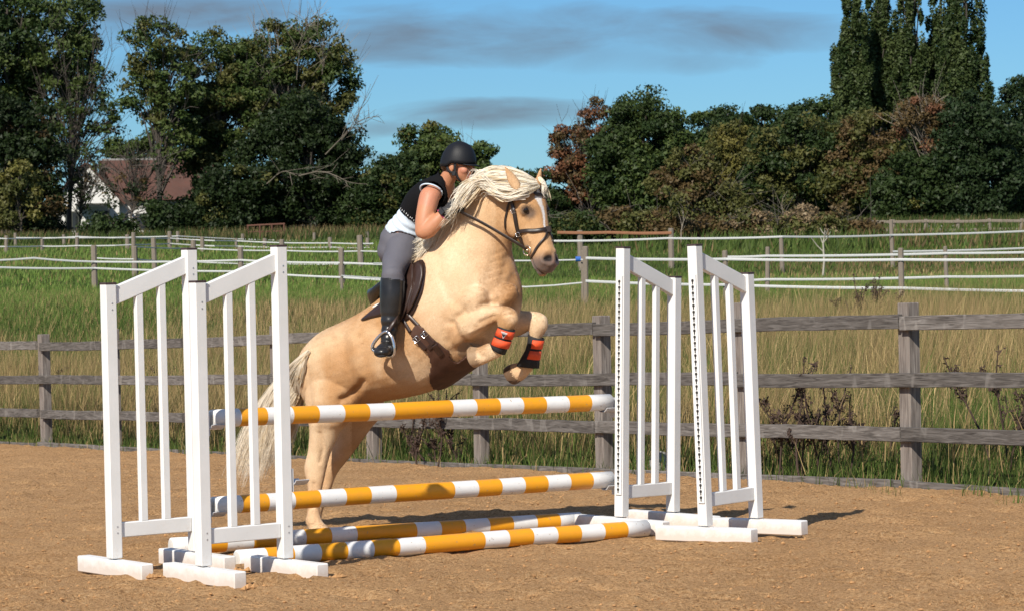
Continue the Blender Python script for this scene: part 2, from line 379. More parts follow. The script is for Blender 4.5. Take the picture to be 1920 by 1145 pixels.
def grass_col(x, Y, dry):
    n = len(x); g = np.array([.070, .125, .022]); g2 = np.array([.125, .17, .038]); tan = np.array([.46, .335, .155]); tan2 = np.array([.27, .19, .085])
    q = rng.random(n)[:, None]; gc = g * (1 - q) + g2 * q; q2 = rng.random(n)[:, None]; tcx = tan * (1 - q2) + tan2 * q2
    isd = (rng.random(n) < dry)[:, None]
    gc = gc * (1 + .55 * np.clip((Y - 52) / 12, 0, 1) * (Y < 115))[:, None]; return np.where(isd, tcx, gc) * rng.uniform(.6, 1.3, n)[:, None]
def dryness(x, Y):
    d = Y - fence_Y(x)
    a = np.clip(d / 1.7 - .2, 0, 1) * np.clip((58 - Y) / 9, 0, 1)
    n_ = fbm(x * .22 + 3, Y * .11, 3); n2 = fbm(x * .9 + 31, Y * .5, 2)
    return np.clip(a * .84 - .02 + (n_ - .49) * 3.6 * (.3 + a) + (n2 - .37) * 1.0, 0.04, .97)
def tufts(n, y0, y1, per, sd, **k):
    x, Y = scatter(n, y0, y1, **k); m_ = len(x); tid = np.repeat(np.arange(m_), per)
    ox, oy = rng.normal(0, sd, (2, m_ * per)); return x[tid] + ox, Y[tid] + oy, ox / sd, oy / sd, tid
x, Y, ox, oy, tid = tufts(21000, 16, 44, 13, .055, power=1.2)
k = Y > fence_Y(x) + .06; x, Y, ox, oy, tid = x[k], Y[k], ox[k], oy[k], tid[k]
d = Y - fence_Y(x); dr = np.clip(dryness(x, Y) + rng.normal(0, .16, tid.max() + 1)[tid], .02, .98); th_ = rng.uniform(.55, 1.25, tid.max() + 1)[tid]
h = (.20 + .40 * np.clip(dr * 1.2, 0, 1) * rng.uniform(.5, 1.1, len(x)) + .14 * rng.random(len(x))) * np.clip(.8 + d / 10, 0, 1.1) * (.65 + .8 * fbm(x * .7, Y * .7, 2)) * th_
tint_ = (1 + rng.normal(0, .16, tid.max() + 1))[tid][:, None]
blades('tall_grass', x, Y, h * .95, rng.uniform(.004, .009, len(x)), grass_col(x, Y, dr * .9) * tint_, .5, tri=True, out=(ox, oy))
x, Y = scatter(26000, 17, 48, power=1.2); dr = dryness(x, Y); k = rng.random(len(x)) < .25 + dr
x, Y = x[k], Y[k]; blades('seeding_grass', x, Y, rng.uniform(.5, .95, len(x)) * (.55 + .5 * fbm(x, Y, 2)) , rng.uniform(.005, .009, len(x)), grass_col(x, Y, np.full(len(x), .93)) * 1.2, .5)
x, Y = scatter(190000, 40, 72, pad=2); dr = np.clip(dryness(x, Y) + .14 + .5 * (fbm(x * .3 + 9, Y * .12, 3) - .45), .08, .95)
blades('meadow_grass', x, Y, (.10 + .38 * dr * rng.random(len(x)) + .08 * rng.random(len(x))), rng.uniform(.012, .024, len(x)), grass_col(x, Y, dr * .9), .5, tri=True)
x, Y = scatter(150000, 70, 150, pad=4, power=1.0)
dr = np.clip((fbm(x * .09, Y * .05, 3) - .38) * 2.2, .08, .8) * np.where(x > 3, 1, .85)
blades('pasture_grass', x, Y, rng.uniform(.08, .24, len(x)), rng.uniform(.03, .06, len(x)), grass_col(x, Y, dr) * np.where((x > -.5) & (Y > 76), np.where(Y > 100, .55, .62), 1.0)[:, None], .5, tri=True)

def catmull_(arr, k=4):
    arr = np.asarray(arr, float); p_ = np.concatenate([[2 * arr[0] - arr[1]], arr, [2 * arr[-1] - arr[-2]]]); out = []
    for i in range(len(arr) - 1):
        for t_ in np.linspace(0, 1, k, endpoint=False):
            a, b_, c_, d_ = p_[i], p_[i + 1], p_[i + 2], p_[i + 3]; out.append(.5 * (2 * b_ + (c_ - a) * t_ + (2 * a - 5 * b_ + 4 * c_ - d_) * t_ ** 2 + (3 * b_ - a - 3 * c_ + d_) * t_ ** 3))
    return np.array(out + [arr[-1]])
# ------------------------------------------------------------------ jump wings
def lbox(name, c, d, mat, parent, bev=.004, M=None):
    b = MB(); b.box((0, 0, 0), d, None, bev); o = b.build(name, mat, parent); o.location = c
    if M is not None: o.rotation_euler = M
    return o
WING_W, H_T, H_S, PS = .452, 1.56, 1.40, .059
def make_wing(track_side):
    """local x from the short outer post to the tall inner post, feet along y"""
    root = empty('jump_wing', (0, 0, 0))
    hx = WING_W / 2; fh = .078
    for x, H in ((-hx, H_S), (hx, H_T)):
        p = lbox('post', (x, 0, (fh + H) / 2 - .004), (PS, PS, H - fh - .008), MAT['white'], root)
        lbox('post_cap', (0, 0, (H - fh) / 2 - .002), (PS + .003, PS + .003, .010), MAT['cap'], p, .002)
        f = lbox('foot', (x, 0, fh / 2 - .006), (.068, .63, fh), MAT['foot'], root, .005)
        b = MB()
        for sy in (-1, 1): b.tube([(0, sy * .045, fh / 2 - .002), (0, sy * .045, fh / 2 + .004)], .006, 6)
        b.build('bolt_heads', MAT['steel'], f)['kind'] = 'stuff'
    L = WING_W - PS
    dz = H_T - H_S - .02; ang = math.atan2(dz, L)
    lbox('top_rail', (0, 0, (H_T + H_S) / 2 - .075), (L / math.cos(ang) + .03, .034, .082), MAT['white'], root, .003, (0, -ang, 0))
    lbox('bottom_rail', (0, 0, .212), (L - .002, .034, .072), MAT['white'], root)
    for s in (-1, 1):
        x = s * L / 6.2; zt = (H_T + H_S) / 2 - .075 + x * math.tan(ang) - .036
        lbox('slat', (x, 0, (.248 + zt) / 2 - .001), (.038, .030, zt - .248), MAT['white'], root, .003)
    b = MB()
    for x, H in ((-hx, H_S), (hx, H_T)):
        for z in (.20, .23, H - .10, H - .13):
            b.tube([(x + .004, -PS / 2 - .0015, z), (x + .004, -PS / 2 + .002, z)], .0042, 6)
    b.build('screw_heads', MAT['steel'], root)['kind'] = 'stuff'
    tr = lbox('hole_track', (hx + PS / 2 + .0045, .006, .80), (.007, .040, 1.20), MAT['white'], root, .0015)
    b = MB()
    for k in range(36):
        z = -.57 + k * .0325
        b.tube([(.0028, 0, z), (.0046, 0, z)], .0085, 8); b.box((.0038, 0, z - .012), (.0018, .007, .016))
    b.build('keyholes', MAT['dark'], tr)['kind'] = 'stuff'
    return root
wing = make_wing(1)
WINGS = [  # pixel of the middle of the base, heading of the wing (deg), mirrored side, lean, label
    (460, 1088, 38, 0, 0.2, 'white slatted jump wing nearest the camera on the left, one empty cup on it'),
    (293, 1074, 37, 0, 0.3, 'white slatted jump wing furthest left, holding the left ends of the raised poles'),
    (1214, 994, 228, 0, -1.3, 'white slatted jump wing whose tall post holds the right ends of the raised poles'),
    (1372, 1010, 229, 0, 1.3, 'white slatted jump wing furthest right, with bare keyhole strip and no pole on it')]
wings = []
for i, (px, py, hd, mir, lean, lab) in enumerate(WINGS):
    o = wing if i == 0 else copy_tree(wing)
    g = G(px, py); 
    M = Matrix.Translation(Vector((g[0], g[1], float(arena_z(g[1])) + .012))) @ Matrix.Rotation(R(-lean), 4, 'Y') @ Matrix.Rotation(R(hd), 4, 'Z')
    o.matrix_world = M; tag(o, lab, 'jump wing', 'jump wings of the fence'); wings.append(o)
# sand heaped against the near feet is built with the clods below

# ------------------------------------------------------------------ poles
def make_pole(L=2.50, r=.045):
    u = L / 16.4; cuts = [0] + [u * i for i in range(1, 8)] + [u * 9.4 + u * i for i in range(0, 8)]
    cuts[-1] = L
    n = 28; v = []; f = []; mi = []
    xs = [cuts[0] - .0]; 
    rings = [(0, r * .80), (.004, r)] + [(c, r) for c in cuts[1:-1]] + [(L - .004, r), (L, r * .80)]
    th = np.linspace(0, 2 * np.pi, n, endpoint=False)
    for x, rr in rings:
        wob = .0015 * math.sin(x * 5)
        v.append(np.stack([np.full(n, x - L / 2), np.cos(th) * rr, np.sin(th) * rr + wob], -1))
    for i in range(len(rings) - 1):
        for j in range(n):
            f.append((i * n + j, i * n + (j + 1) % n, (i + 1) * n + (j + 1) % n, (i + 1) * n + j))
            mi.append(0 if i == 0 or i == len(rings) - 2 else (1 - ((i - 1) % 2)) )
    v = np.concatenate(v)
    fl = [np.array(f)]
    caps = np.array([tuple(range(n))[::-1], tuple((len(rings) - 1) * n + j for j in range(n))])
    # bands: 1 white ... index 0 end ring, 1 white, 2 orange
    mi2 = []
    for i in range(len(rings) - 1):
        mt = 1 if (i == 0 or i == len(rings) - 2 or (i - 1) % 2 == 0) else 2
        mi2 += [mt] * n
    me = mesh('jump_pole', v, [np.array(f), caps], True, mi2 + [0, 0])
    for k in ('p_end', 'p_white', 'p_orange'): me.materials.append(MAT[k])
    return me
pole_me = make_pole()
def place_bar(o, a, b, roll=0):
    a, b = Vector(a), Vector(b); x = (b - a).normalized(); y = Vector((0, 0, 1)).cross(x).normalized(); z = x.cross(y)
    M = Matrix((x, y, z)).transposed().to_4x4(); M.translation = (a + b) / 2; o.matrix_world = M @ Matrix.Rotation(roll, 4, 'X')
def on_ground(px, py):
    g = G(px, py); g[2] = float(arena_z(g[1])) + .045; return g
PL = [(P(397, 784, 13.87), P(1142, 753, 15.30), 'upper raised jump pole striped orange and white, directly under the horse'),
      (P(399, 947, 13.87), P(1146, 898, 15.30), 'lower raised jump pole striped orange and white, crossing the hind legs'),
      (on_ground(318, 1041), on_ground(1090, 990), 'orange and white pole lying on the sand, the rear of the two ground poles'),
      (on_ground(463, 1063), on_ground(1197, 1007), 'orange and white pole lying on the sand, the ground pole nearest the camera')]
for i, (a, b, lab) in enumerate(PL):
    o = link('jump_pole', pole_me); c = (a + b) / 2; d = (b - a) / np.linalg.norm(b - a)
    place_bar(o, c - d * 1.25, c + d * 1.25, i * 1.7 + .4); tag(o, lab, 'pole', 'striped jump poles')
    PL[i] = (c - d * 1.25, c + d * 1.25)
# jump cups: a back plate on the post, a dished shelf under the pole
def make_cup():
    b = MB(); n = 10
    for i in range(n - 1):
        t0, t1 = -1.0 + 2.0 * i / (n - 1), -1.0 + 2.0 * (i + 1) / (n - 1)
        p = []
        for (x) in (0, .075):
            for t in (t0, t1):
                for dr in (0, .005): p.append((x, math.sin(t) * (.052 + dr), -math.cos(t) * (.052 + dr)))
        b.add(p, [(0, 2, 3, 1), (4, 5, 7, 6), (0, 4, 6, 2), (1, 3, 7, 5), (0, 1, 5, 4), (2, 6, 7, 3)])
    root = link('jump_cup', b.me('jump_cup'), MAT['cup'])
    lbox('cup_plate', (-.003, 0, -.03), (.005, .055, .11), MAT['cup'], root, .001)
    b2 = MB(); b2.tube([(-.02, 0, .012), (.012, 0, .012)], .006, 8); b2.build('cup_pin', MAT['steel'], root)
    return root
cup = make_cup(); first = True
def put_cup(pos, xdir, lab):
    global first
    o = cup if first else copy_tree(cup); first = False
    x = Vector(xdir); x.z = 0; x.normalize(); z = Vector((0, 0, 1)); y = z.cross(x)
    M = Matrix((x, y, z)).transposed().to_4x4(); M.translation = Vector(pos); o.matrix_world = M
    tag(o, lab, 'jump cup', 'metal jump cups')
dTop = PL[0][1] - PL[0][0]
put_cup(PL[0][1] - dTop / 2.5 * .055, -dTop, 'pale metal cup under the right end of the upper raised pole') if 0 else None
for (a, b), hi in ((PL[0], 'upper'), (PL[1], 'lower')):
    d = (b - a) / 2.5
    put_cup(b + d * .02, -d, 'pale metal cup under the right end of the %s raised pole' % hi)
    put_cup(a - d * .02, d, 'pale metal cup under the left end of the %s raised pole' % hi)
ax = wings[0].matrix_world.to_3x3() @ Vector((1, 0, 0))
wp = wings[0].matrix_world @ Vector((WING_W / 2 + PS / 2 + .011, 0, .475))
put_cup(wp, ax, 'empty metal cup on the tall post of the nearest left wing')

# ------------------------------------------------------------------ post and rail fence
fence = empty('post_and_rail_fence', (float(F0[0]), float(F0[1]), float(arena_z(F0[1]))), label='weathered grey post and three rail wooden fence along the back of the arena', cat='fence')
fence.rotation_euler = (0, 0, 0); bpy.context.view_layer.update()
FI = fence.matrix_world.inverted()
def fpt(k, off=0., z=0.):
    p = F0 + fd * (1.857 * k + .045 * max(0, k - 5)) + fn * off; return np.array([p[0], p[1], float(arena_z(p[1])) + z])
def rough_bar(L, dy, dz, seed, n=26):
    r_ = np.random.default_rng(seed); xs_ = np.linspace(-L / 2, L / 2, n); v = []
    by = np.cumsum(r_.normal(0, .0014, n)); bz = np.cumsum(r_.normal(0, .0016, n)); by -= np.linspace(by[0], by[-1], n); bz -= np.linspace(bz[0], bz[-1], n)
    c = .004
    prof = np.array([(-dy / 2 + c, -dz / 2), (dy / 2 - c, -dz / 2), (dy / 2, -dz / 2 + c), (dy / 2, dz / 2 - c), (dy / 2 - c, dz / 2), (-dy / 2 + c, dz / 2), (-dy / 2, dz / 2 - c), (-dy / 2, -dz / 2 + c)])
    for i in range(n):
        q = prof + r_.normal(0, .0008, prof.shape) + (by[i], bz[i]); v.append(np.column_stack([np.full(8, xs_[i]), q]))
    f = [(i * 8 + j, i * 8 + (j + 1) % 8, (i + 1) * 8 + (j + 1) % 8, (i + 1) * 8 + j) for i in range(n - 1) for j in range(8)]
    return mesh('rail', np.concatenate(v), [np.array(f), np.array([tuple(range(8))[::-1], tuple((n - 1) * 8 + j for j in range(8))])])
rails = [rough_bar(3.70, .042, .098, s) for s in (1, 2, 3, 4)]
boards = [rough_bar(3.69, .032, .15, s) for s in (5, 6)]
pm = MB(); pm.box((0, 0, .635 - .2), (.118, .10, 1.27 + .4), None, .006); pme = pm.me('post')
rot = math.atan2(fd[1], fd[0])
for k in range(-3, 14):
    o = link('post', pme, MAT['post'], fence); p = fpt(k, -.052 - .022)
    o.matrix_parent_inverse = FI; o.location = p + np.array([0, 0, random.uniform(-.03, .03)]); o.rotation_euler = (random.uniform(-.012, .012), random.uniform(-.012, .012), rot + random.uniform(-.03, .03)); o.scale = (1 + random.uniform(-.06, .06),) * 2 + (1,)
for zi, (z, ph) in enumerate(((1.13, 0), (.745, 1), (.378, 0))):
    for k in range(-4 + ph, 14, 2):
        o = link('rail', rails[(k + zi) % 4], MAT['wood'], fence); o.matrix_parent_inverse = FI
        j = [random.uniform(-.02, .02) for _ in range(2)]
        place_bar(o, fpt(k, 0, z + j[0]), fpt(k + 2, 0, z + j[1]))
for k in range(-4, 14, 2):
    o = link('kickboard', boards[k % 2], MAT['wood'], fence); o.matrix_parent_inverse = FI
    place_bar(o, fpt(k + .04, .018, -.032 + random.uniform(-.014, .010)), fpt(k + 2.04, .018, -.032 + random.uniform(-.014, .010)))

# ------------------------------------------------------------------ tape fences in the paddocks
stake_b = MB(); stake_b.tube([(0, 0, -.3), (0, 0, 0), (0, 0, .985), (0, 0, 1.0)], [1, 1, .92, .6], 8)
stake_me = stake_b.me('stake')
def tape_fence(label, posts, tapes, name='tape_fence', r=.055, tw=.05, smat='stake', tmat='tape'):
    """posts: (px, y_top, depth); tapes: lists of (px, py)"""
    g0 = gp(posts[0][0], posts[0][2]); root = empty(name, g0, label=label, cat='fence'); inv = Matrix.Translation(-Vector(g0))
    zx = np.array([p[0] for p in posts], float); zz_ = np.array([p[2] for p in posts], float); od = np.argsort(zx)
    for px, yt, Yd in posts:
        g = gp(px, Yd); h = P(px, yt, Yd)[2] - g[2]
        o = link('stake', stake_me, MAT[smat], root); o.matrix_parent_inverse = inv; o.location = g; rr = r * random.uniform(.85, 1.15)
        o.scale = (rr, rr, max(h, .4)); o.rotation_euler = (random.uniform(-.03, .03), random.uniform(-.03, .03), random.uniform(0, 6))
    for tp in tapes:
        tx = np.array([q[0] for q in tp], float); ty = np.array([q[1] for q in tp], float); b = MB(); pts = []
        for i in range(len(tp) - 1):
            m_ = max(3, int((tx[i + 1] - tx[i]) / 35)); s = np.linspace(0, 1, m_, endpoint=(i == len(tp) - 2))
            for q in s:
                X = tx[i] + (tx[i + 1] - tx[i]) * q; Yp = ty[i] + (ty[i + 1] - ty[i]) * q + 4 * q * (1 - q) * 1.6 * min(1, (tx[i + 1] - tx[i]) / 150)
                sl_ = np.interp(X, zx[od], zz_[od])
                pts.append(P(X, Yp, sl_ - r - .01))
        b.tube(pts, .006, 6, True, (0, 0, 1), tw / 2); o = b.build('tape' if tmat == 'tape' else 'rail', MAT[tmat], root); o.matrix_parent_inverse = inv
    return root
tape_fence('near white tape fence on round stakes right of the horse head', [(1098, 462, 54), (1361, 470, 54), (1690, 465, 53), (2030, 466, 52)],
           [[(1098, 484), (1361, 486), (1690, 487), (2030, 485)], [(1098, 527), (1361, 534), (1690, 540), (2030, 546)]], tw=.05)
tape_fence('second white tape fence on thinner stakes just behind the near one', [(1438, 463, 60), (1775, 462, 60), (2060, 462, 60)],
           [[(1361, 482), (1438, 480), (1775, 475), (2060, 469)], [(1361, 526), (1438, 524), (1775, 519), (2060, 514)]], r=.048)
tape_fence('slack white wire fence behind the horse chest', [(1092, 470, 55), (1098, 462, 54.8), (860, 470, 57), (640, 466, 68)], [[(640, 517), (860, 527), (985, 538), (1092, 530)], [(700, 494), (860, 488), (1098, 487)]], r=.04, tw=.03)
tape_fence('tape fence crossing the rough paddock below the scrub on the right', [(1467, 443, 80), (1674, 412, 82), (2000, 420, 84)], [[(1030, 452), (1250, 447), (1467, 444), (1674, 441), (2000, 430)], [(1674, 472), (2000, 462)]], r=.065, tw=.055)
tape_fence('wooden post and rail paddock fence in front of the dark evergreens', [(1620, 414, 112), (1676, 412, 112), (1737, 411, 112), (1798, 411, 112), (1857, 410, 112), (1917, 410, 112), (1975, 410, 112)],
           [[(1606, 415), (1737, 415), (1857, 414), (1975, 413)], [(1630, 431), (1737, 431), (1857, 430), (1975, 428)]], name='rail_fence', r=.085, tw=.11, tmat='stake')
tape_fence('further paddock fence with orange timber stakes by the evergreens', [(1700, 425, 128), (1755, 422, 128), (1822, 422, 128), (1880, 420, 128), (1940, 420, 128)],
           [[(1700, 424), (1822, 423), (1940, 421)], [(1700, 436), (1822, 434), (1940, 432)]], r=.075, tw=.05, smat='rust')
tape_fence('orange brown timber rail and post beside the bramble scrub', [(1259, 428, 84), (1090, 432, 84)], [[(1045, 436), (1140, 436), (1259, 437)]], name='rail_fence', r=.09, tw=.085, smat='rust', tmat='rust')
tape_fence('white tape fence on stout stakes across the grass on the left', [(-40, 462, 76), (177, 460, 77), (452, 463, 77), (641, 465, 76), (860, 470, 75)],
           [[(-40, 489), (63, 484), (177, 491), (452, 488), (641, 493), (860, 497)], [(-40, 500), (177, 503), (452, 509), (641, 520), (860, 530)]], r=.085, tw=.05)
tape_fence('white tape fence on paired stakes behind the first one on the left', [(253, 462, 86), (290, 446, 88), (362, 450, 92), (530, 449, 92), (677, 441, 90), (800, 445, 90)],
           [[(177, 484), (253, 486), (290, 489), (362, 491), (530, 495), (677, 494), (800, 496)], [(253, 463), (362, 466), (530, 470), (677, 471), (800, 472)]], r=.09, tw=.04)
tape_fence('white tape fence in front of the cottage', [(-20, 440, 110), (12, 442, 110), (80, 445, 112), (145, 437, 112), (240, 440, 112), (251, 436, 108), (319, 434, 112), (380, 444, 108), (444, 447, 110), (497, 449, 110), (620, 445, 108), (690, 446, 108)],
           [[(-20, 447), (80, 447), (145, 444), (251, 446), (319, 447), (444, 452), (620, 456), (700, 457)], [(-20, 462), (80, 462), (145, 461), (251, 459), (319, 457), (444, 462), (620, 464), (700, 465)]], r=.08, tw=.045)
ins = MB(); q = P(1084, 486, 53.9); ins.tube([q - np.array([.05, 0, 0]), q + np.array([.05, 0, 0])], .05, 10); MAT['blue'] = plain('blue_plastic', (.03, .12, .42), .4)
tag(ins.build('gate_insulator', MAT['blue']), 'blue plastic gate insulator on the tape just right of the horse muzzle', 'insulator')
MAT['dark_rust'] = plain('dark_rust', (.12, .05, .03), .8); fr = MB(); q0 = gp(500, 138)
for dx in (-.9, -.3, .3, .9): fr.tube([(dx, 0, 0), (dx, 0, .75)], .04, 6)
fr.tube([(-.95, 0, .72), (.95, 0, .78)], .045, 6); fr.tube([(-.9, 0, .4), (.9, 0, .42)], .03, 6)
o = fr.build('hay_rack', MAT['dark_rust']); o.location = q0; tag(o, 'rusty red metal rack standing in front of the dark trees', 'rack')
tape_fence('low far tape fence along the foot of the dark trees', [(30, 437, 128), (121, 440, 128), (334, 434, 128), (456, 444, 130), (590, 446, 130), (690, 446, 130), (900, 447, 130)],
           [[(30, 446), (334, 443), (590, 452), (900, 452)]], r=.09, tw=.045)

# ------------------------------------------------------------------ cottage behind the trees
Yh = 186.0; s = Yh / F_PX; hb = gp(165, Yh)
house = empty('cottage', hb, label='white cottage with a red brown tiled roof half hidden by trees', cat='house')
house.rotation_euler = (0, 0, R(10)); bpy.context.view_layer.update()
def hpart(b, name, mat, par=None): return b.build(name, MAT[mat], par or house)
ph = 4.9; ew = 2.5                                                   # gable peak and eaves height
b = MB(); hw = 2.15
b.add([(-hw, 0, -.5), (hw, 0, -.5), (hw, 0, ew), (0, 0, ph), (-hw, 0, ew), (-hw, 7, -.5), (hw, 7, -.5), (hw, 7, ew), (0, 7, ph), (-hw, 7, ew)],
      [(0, 1, 2, 3, 4), (9, 8, 7, 6, 5), (1, 6, 7, 2), (0, 4, 9, 5), (0, 5, 6, 1), (2, 7, 8, 3), (4, 3, 8, 9)])
gw = hpart(b, 'gable_wall', 'render_white')
def slope(p0, p1, p2, p3, th=.14):
    p = [np.array(q, float) for q in (p0, p1, p2, p3)]; n_ = np.cross(p[1] - p[0], p[3] - p[0]); n_ /= np.linalg.norm(n_)
    bb_ = MB(); v = p + [q + n_ * th for q in p]; bb_.add(v, [(0, 3, 2, 1), (4, 5, 6, 7), (0, 1, 5, 4), (1, 2, 6, 5), (2, 3, 7, 6), (3, 0, 4, 7)]); return bb_
k = (ph - ew) / hw
hpart(slope((-hw - .35, -.3, ew - .35 * k + .02), (0, -.3, ph + .02), (0, 7.2, ph + .02), (-hw - .35, 7.2, ew - .35 * k + .02)), 'roof', 'tile')
hpart(slope((0, -.3, ph + .022), (hw + .35, -.3, ew - .35 * k + .022), (hw + .35, 7.2, ew - .35 * k + .022), (0, 7.2, ph + .022)), 'roof', 'tile')
b = MB(); b.box((hw + 3.3, 3.2, 1.0), (6.6, 4.6, 3.0)); hpart(b, 'wing_wall', 'render_white')
hpart(slope((hw + .2, .6, 2.35), (hw + 6.9, .6, 2.35), (hw + 6.9, 3.2, 5.15), (hw - 1.2, 3.2, 5.15)), 'roof', 'tile')
hpart(slope((hw + 6.9, 5.8, 2.35), (hw - 1.2, 5.8, 2.35), (hw - 1.2, 3.2, 5.14), (hw + 6.9, 3.2, 5.14)), 'roof', 'tile')
b = MB(); b.box((hw + 3.0, 3.2, 5.30), (8.0, .22, .12)); hpart(b, 'ridge_tiles', 'rock')
for x in (-1.0, .95):
    b = MB(); b.box((x, -.02, 1.1), (.9, .09, 1.25)); wf = hpart(b, 'window', 'green_timber')
    b = MB()
    for dx in (-.2, .2): b.box((x + dx, -.075, 1.1), (.33, .03, 1.05))
    hpart(b, 'pane', 'glass_dark', wf)
b = MB(); b.box((.35, -.9, 2.15), (2.3, 1.6, .1)); b.box((-.7, -1.6, .9), (.1, .1, 2.4)); b.box((1.4, -1.6, .9), (.1, .1, 2.4)); hpart(b, 'porch', 'green_timber')
for x in (hw + 1.6, hw + 4.6):
    b = MB(); b.box((x, .88, 1.0), (1.0, .09, 1.1)); wf = hpart(b, 'window', 'green_timber'); b = MB(); b.box((x, .825, 1.0), (.8, .03, .9)); hpart(b, 'pane', 'glass_dark', wf)
b = MB(); b.box((hw + 6.3, 3.2, 5.6), (.6, .6, 1.2)); hpart(b, 'chimney', 'tile')

# ------------------------------------------------------------------ trees
PAL = {'ivy': [(.011, .023, .006), (.024, .040, .011)], 'dark': [(.020, .039, .010), (.038, .060, .016)], 'mid': [(.036, .066, .016), (.078, .105, .026)], 'olive': [(.060, .070, .018), (.115, .112, .032)],
       'yellow': [(.10, .105, .025), (.165, .145, .038)], 'russet': [(.12, .058, .028), (.20, .090, .046)], 'brown': [(.085, .060, .024), (.13, .085, .035)],
       'pine': [(.016, .034, .011), (.030, .050, .017)], 'pop': [(.038, .064, .019), (.078, .102, .032)], 'dry': [(.20, .14, .075), (.27, .20, .115)]}
def tree(name, label, cat, px, Yd, env, pal, n_cl, n_leaf, leaf=.30, cr=.8, trunk_r=.22, bare=0, twigs=0, shell=.45, group=None, bark='bark', pal2=None, mix2=0., lean=0, seed=0, upright=False, stemtop=None):
    """env: crown ellipsoids (px, py, rx, ry) as seen at depth Yd"""
    r_ = np.random.default_rng(seed or (hash(label) % 99991 if False else sum(map(ord, label)) + int(px) * 7))
    s = Yd / F_PX; g = gp(px, Yd); root = empty(name, g, label=label, cat=cat, group=group); inv = Matrix.Translation(-Vector(g))
    E = [(P(a, b_, Yd) - g, c * s, d * s) for a, b_, c, d in env]
    vol = np.array([e[1] * e[2] for e in E]); vol /= vol.sum(); cc = []
    for _ in range(n_cl):
        e = E[r_.choice(len(E), p=vol)]; d = r_.normal(size=3); d /= np.linalg.norm(d); q = shell + (1 - shell) * r_.random() ** .6
        if r_.random() < .15: q *= 1.08
        cc.append(e[0] + d * q * np.array([e[1], e[1] * .85, e[2]]))
    cc = np.array(cc); cc[:, 2] = np.maximum(cc[:, 2], .35)
    # trunk and limbs
    b = MB(); top = max(e[0][2] + e[2] * .55 for e in E) if stemtop is None else stemtop
    cen = np.average([e[0] for e in E], axis=0, weights=vol)
    tp = [np.array([cen[0] * (t_ ** 1.5) + r_.normal(0, .12) * t_, cen[1] * t_ * .5, top * t_ - .25]) for t_ in np.linspace(0, 1, 7)]
    b.tube(tp, np.linspace(trunk_r, trunk_r * .22, 7), 7); tp = np.array(tp)
    def limb(tgt, r0, curve=.35, n=5):
        hz = np.clip(tgt[2] * r_.uniform(.35, .75), .5, top * .9); i = np.interp(hz, tp[:, 2], np.arange(7)); a = tp[int(i)] + (tp[min(6, int(i) + 1)] - tp[int(i)]) * (i - int(i))
        mid = (a + tgt) / 2 + r_.normal(0, .25, 3) + (0, 0, (tgt[2] - a[2]) * (.2 if not upright else -.1)); ts = np.linspace(0, 1, n)[:, None]
        c_ = (1 - ts) ** 2 * a + 2 * ts * (1 - ts) * mid + ts ** 2 * tgt + r_.normal(0, .05, (n, 3)) * ts
        b.tube(c_, np.linspace(r0, r0 * .25, n), 4, False); return c_
    for q in cc[r_.permutation(len(cc))[:min(len(cc), 46)]]: limb(q, trunk_r * r_.uniform(.18, .4))
    b.build('trunk', MAT[bark], root).matrix_parent_inverse = inv
    o = root.children[0]; o.location = g
    o.matrix_parent_inverse = inv
    if twigs:
        b = MB()
        for _ in range(twigs):
            e = E[r_.choice(len(E), p=vol)]; d = r_.normal(size=3); d[2] = abs(d[2]) * 1.1; d /= np.linalg.norm(d)
            tgt = e[0] + d * np.array([e[1], e[1] * .85, e[2]]) * r_.uniform(.95, 1.22)
            c_ = limb(tgt, .035, n=6)
            for _k in range(6):
                j = r_.integers(2, 6); dv = r_.normal(0, .5, 3) + (c_[j] - c_[j - 1]) * 1.2; dv[2] += .25
                b.tube([c_[j], c_[j] + dv * .5 + r_.normal(0, .06, 3), c_[j] + dv], [.016, .012, .006], 3, False)
        # limbs drawn for twigs went into b as well
        t_o = b.build('twigs', MAT['pale_bark'] if bare else MAT[bark], root); t_o.location = g; t_o.matrix_parent_inverse = inv
    # leaves
    n_leaf = int(n_leaf * 2.4); leaf *= .69; per = max(1, n_leaf // n_cl); n = per * n_cl
    rad = cr * r_.uniform(.55, 1.25, n_cl)
    u = r_.normal(size=(n, 3)); u /= np.linalg.norm(u, axis=1)[:, None]
    ci = np.repeat(np.arange(n_cl), per)
    ps = cc[ci] + u * (rad[ci] * r_.random(n) ** .45)[:, None] * (np.array([.55, .55, 1.7]) if upright else np.array([1.1, 1.1, .75])); ps[:, 2] = np.maximum(ps[:, 2], .05)
    nrm = u * .7 + r_.normal(size=(n, 3)) * .75 + np.array([0, 0, .35]); nrm /= np.linalg.norm(nrm, axis=1)[:, None]
    ax_ = np.cross(nrm, r_.normal(size=(n, 3))); ax_ /= np.linalg.norm(ax_, axis=1)[:, None]; bx_ = np.cross(nrm, ax_)
    sz = leaf * r_.uniform(.55, 1.25, n)[:, None]
    v = np.stack([ps - ax_ * sz * .6 - bx_ * sz * .28, ps + bx_ * sz * .42, ps + ax_ * sz * .6 - bx_ * sz * .28], 1).reshape(-1, 3)
    me = mesh('crown', v, [np.arange(n * 3).reshape(n, 3)])
    lo, hi = np.array(PAL[pal]); c = lo + (hi - lo) * np.clip(r_.random(n_cl)[ci] * .75 + r_.random(n) * .45, 0, 1.1)[:, None]
    if pal2:
        lo2, hi2 = np.array(PAL[pal2]); c2 = lo2 + (hi2 - lo2) * r_.random(n)[:, None]; kk = ((r_.random(n_cl) < mix2)[ci])[:, None]; c = np.where(kk, c2, c)
    set_col(me, np.repeat(c * r_.uniform(.8, 1.2, n)[:, None], 3, 0))
    o = link('crown', me, MAT['leaf'], root); o.location = g; o.matrix_parent_inverse = inv
    return root
T = tree
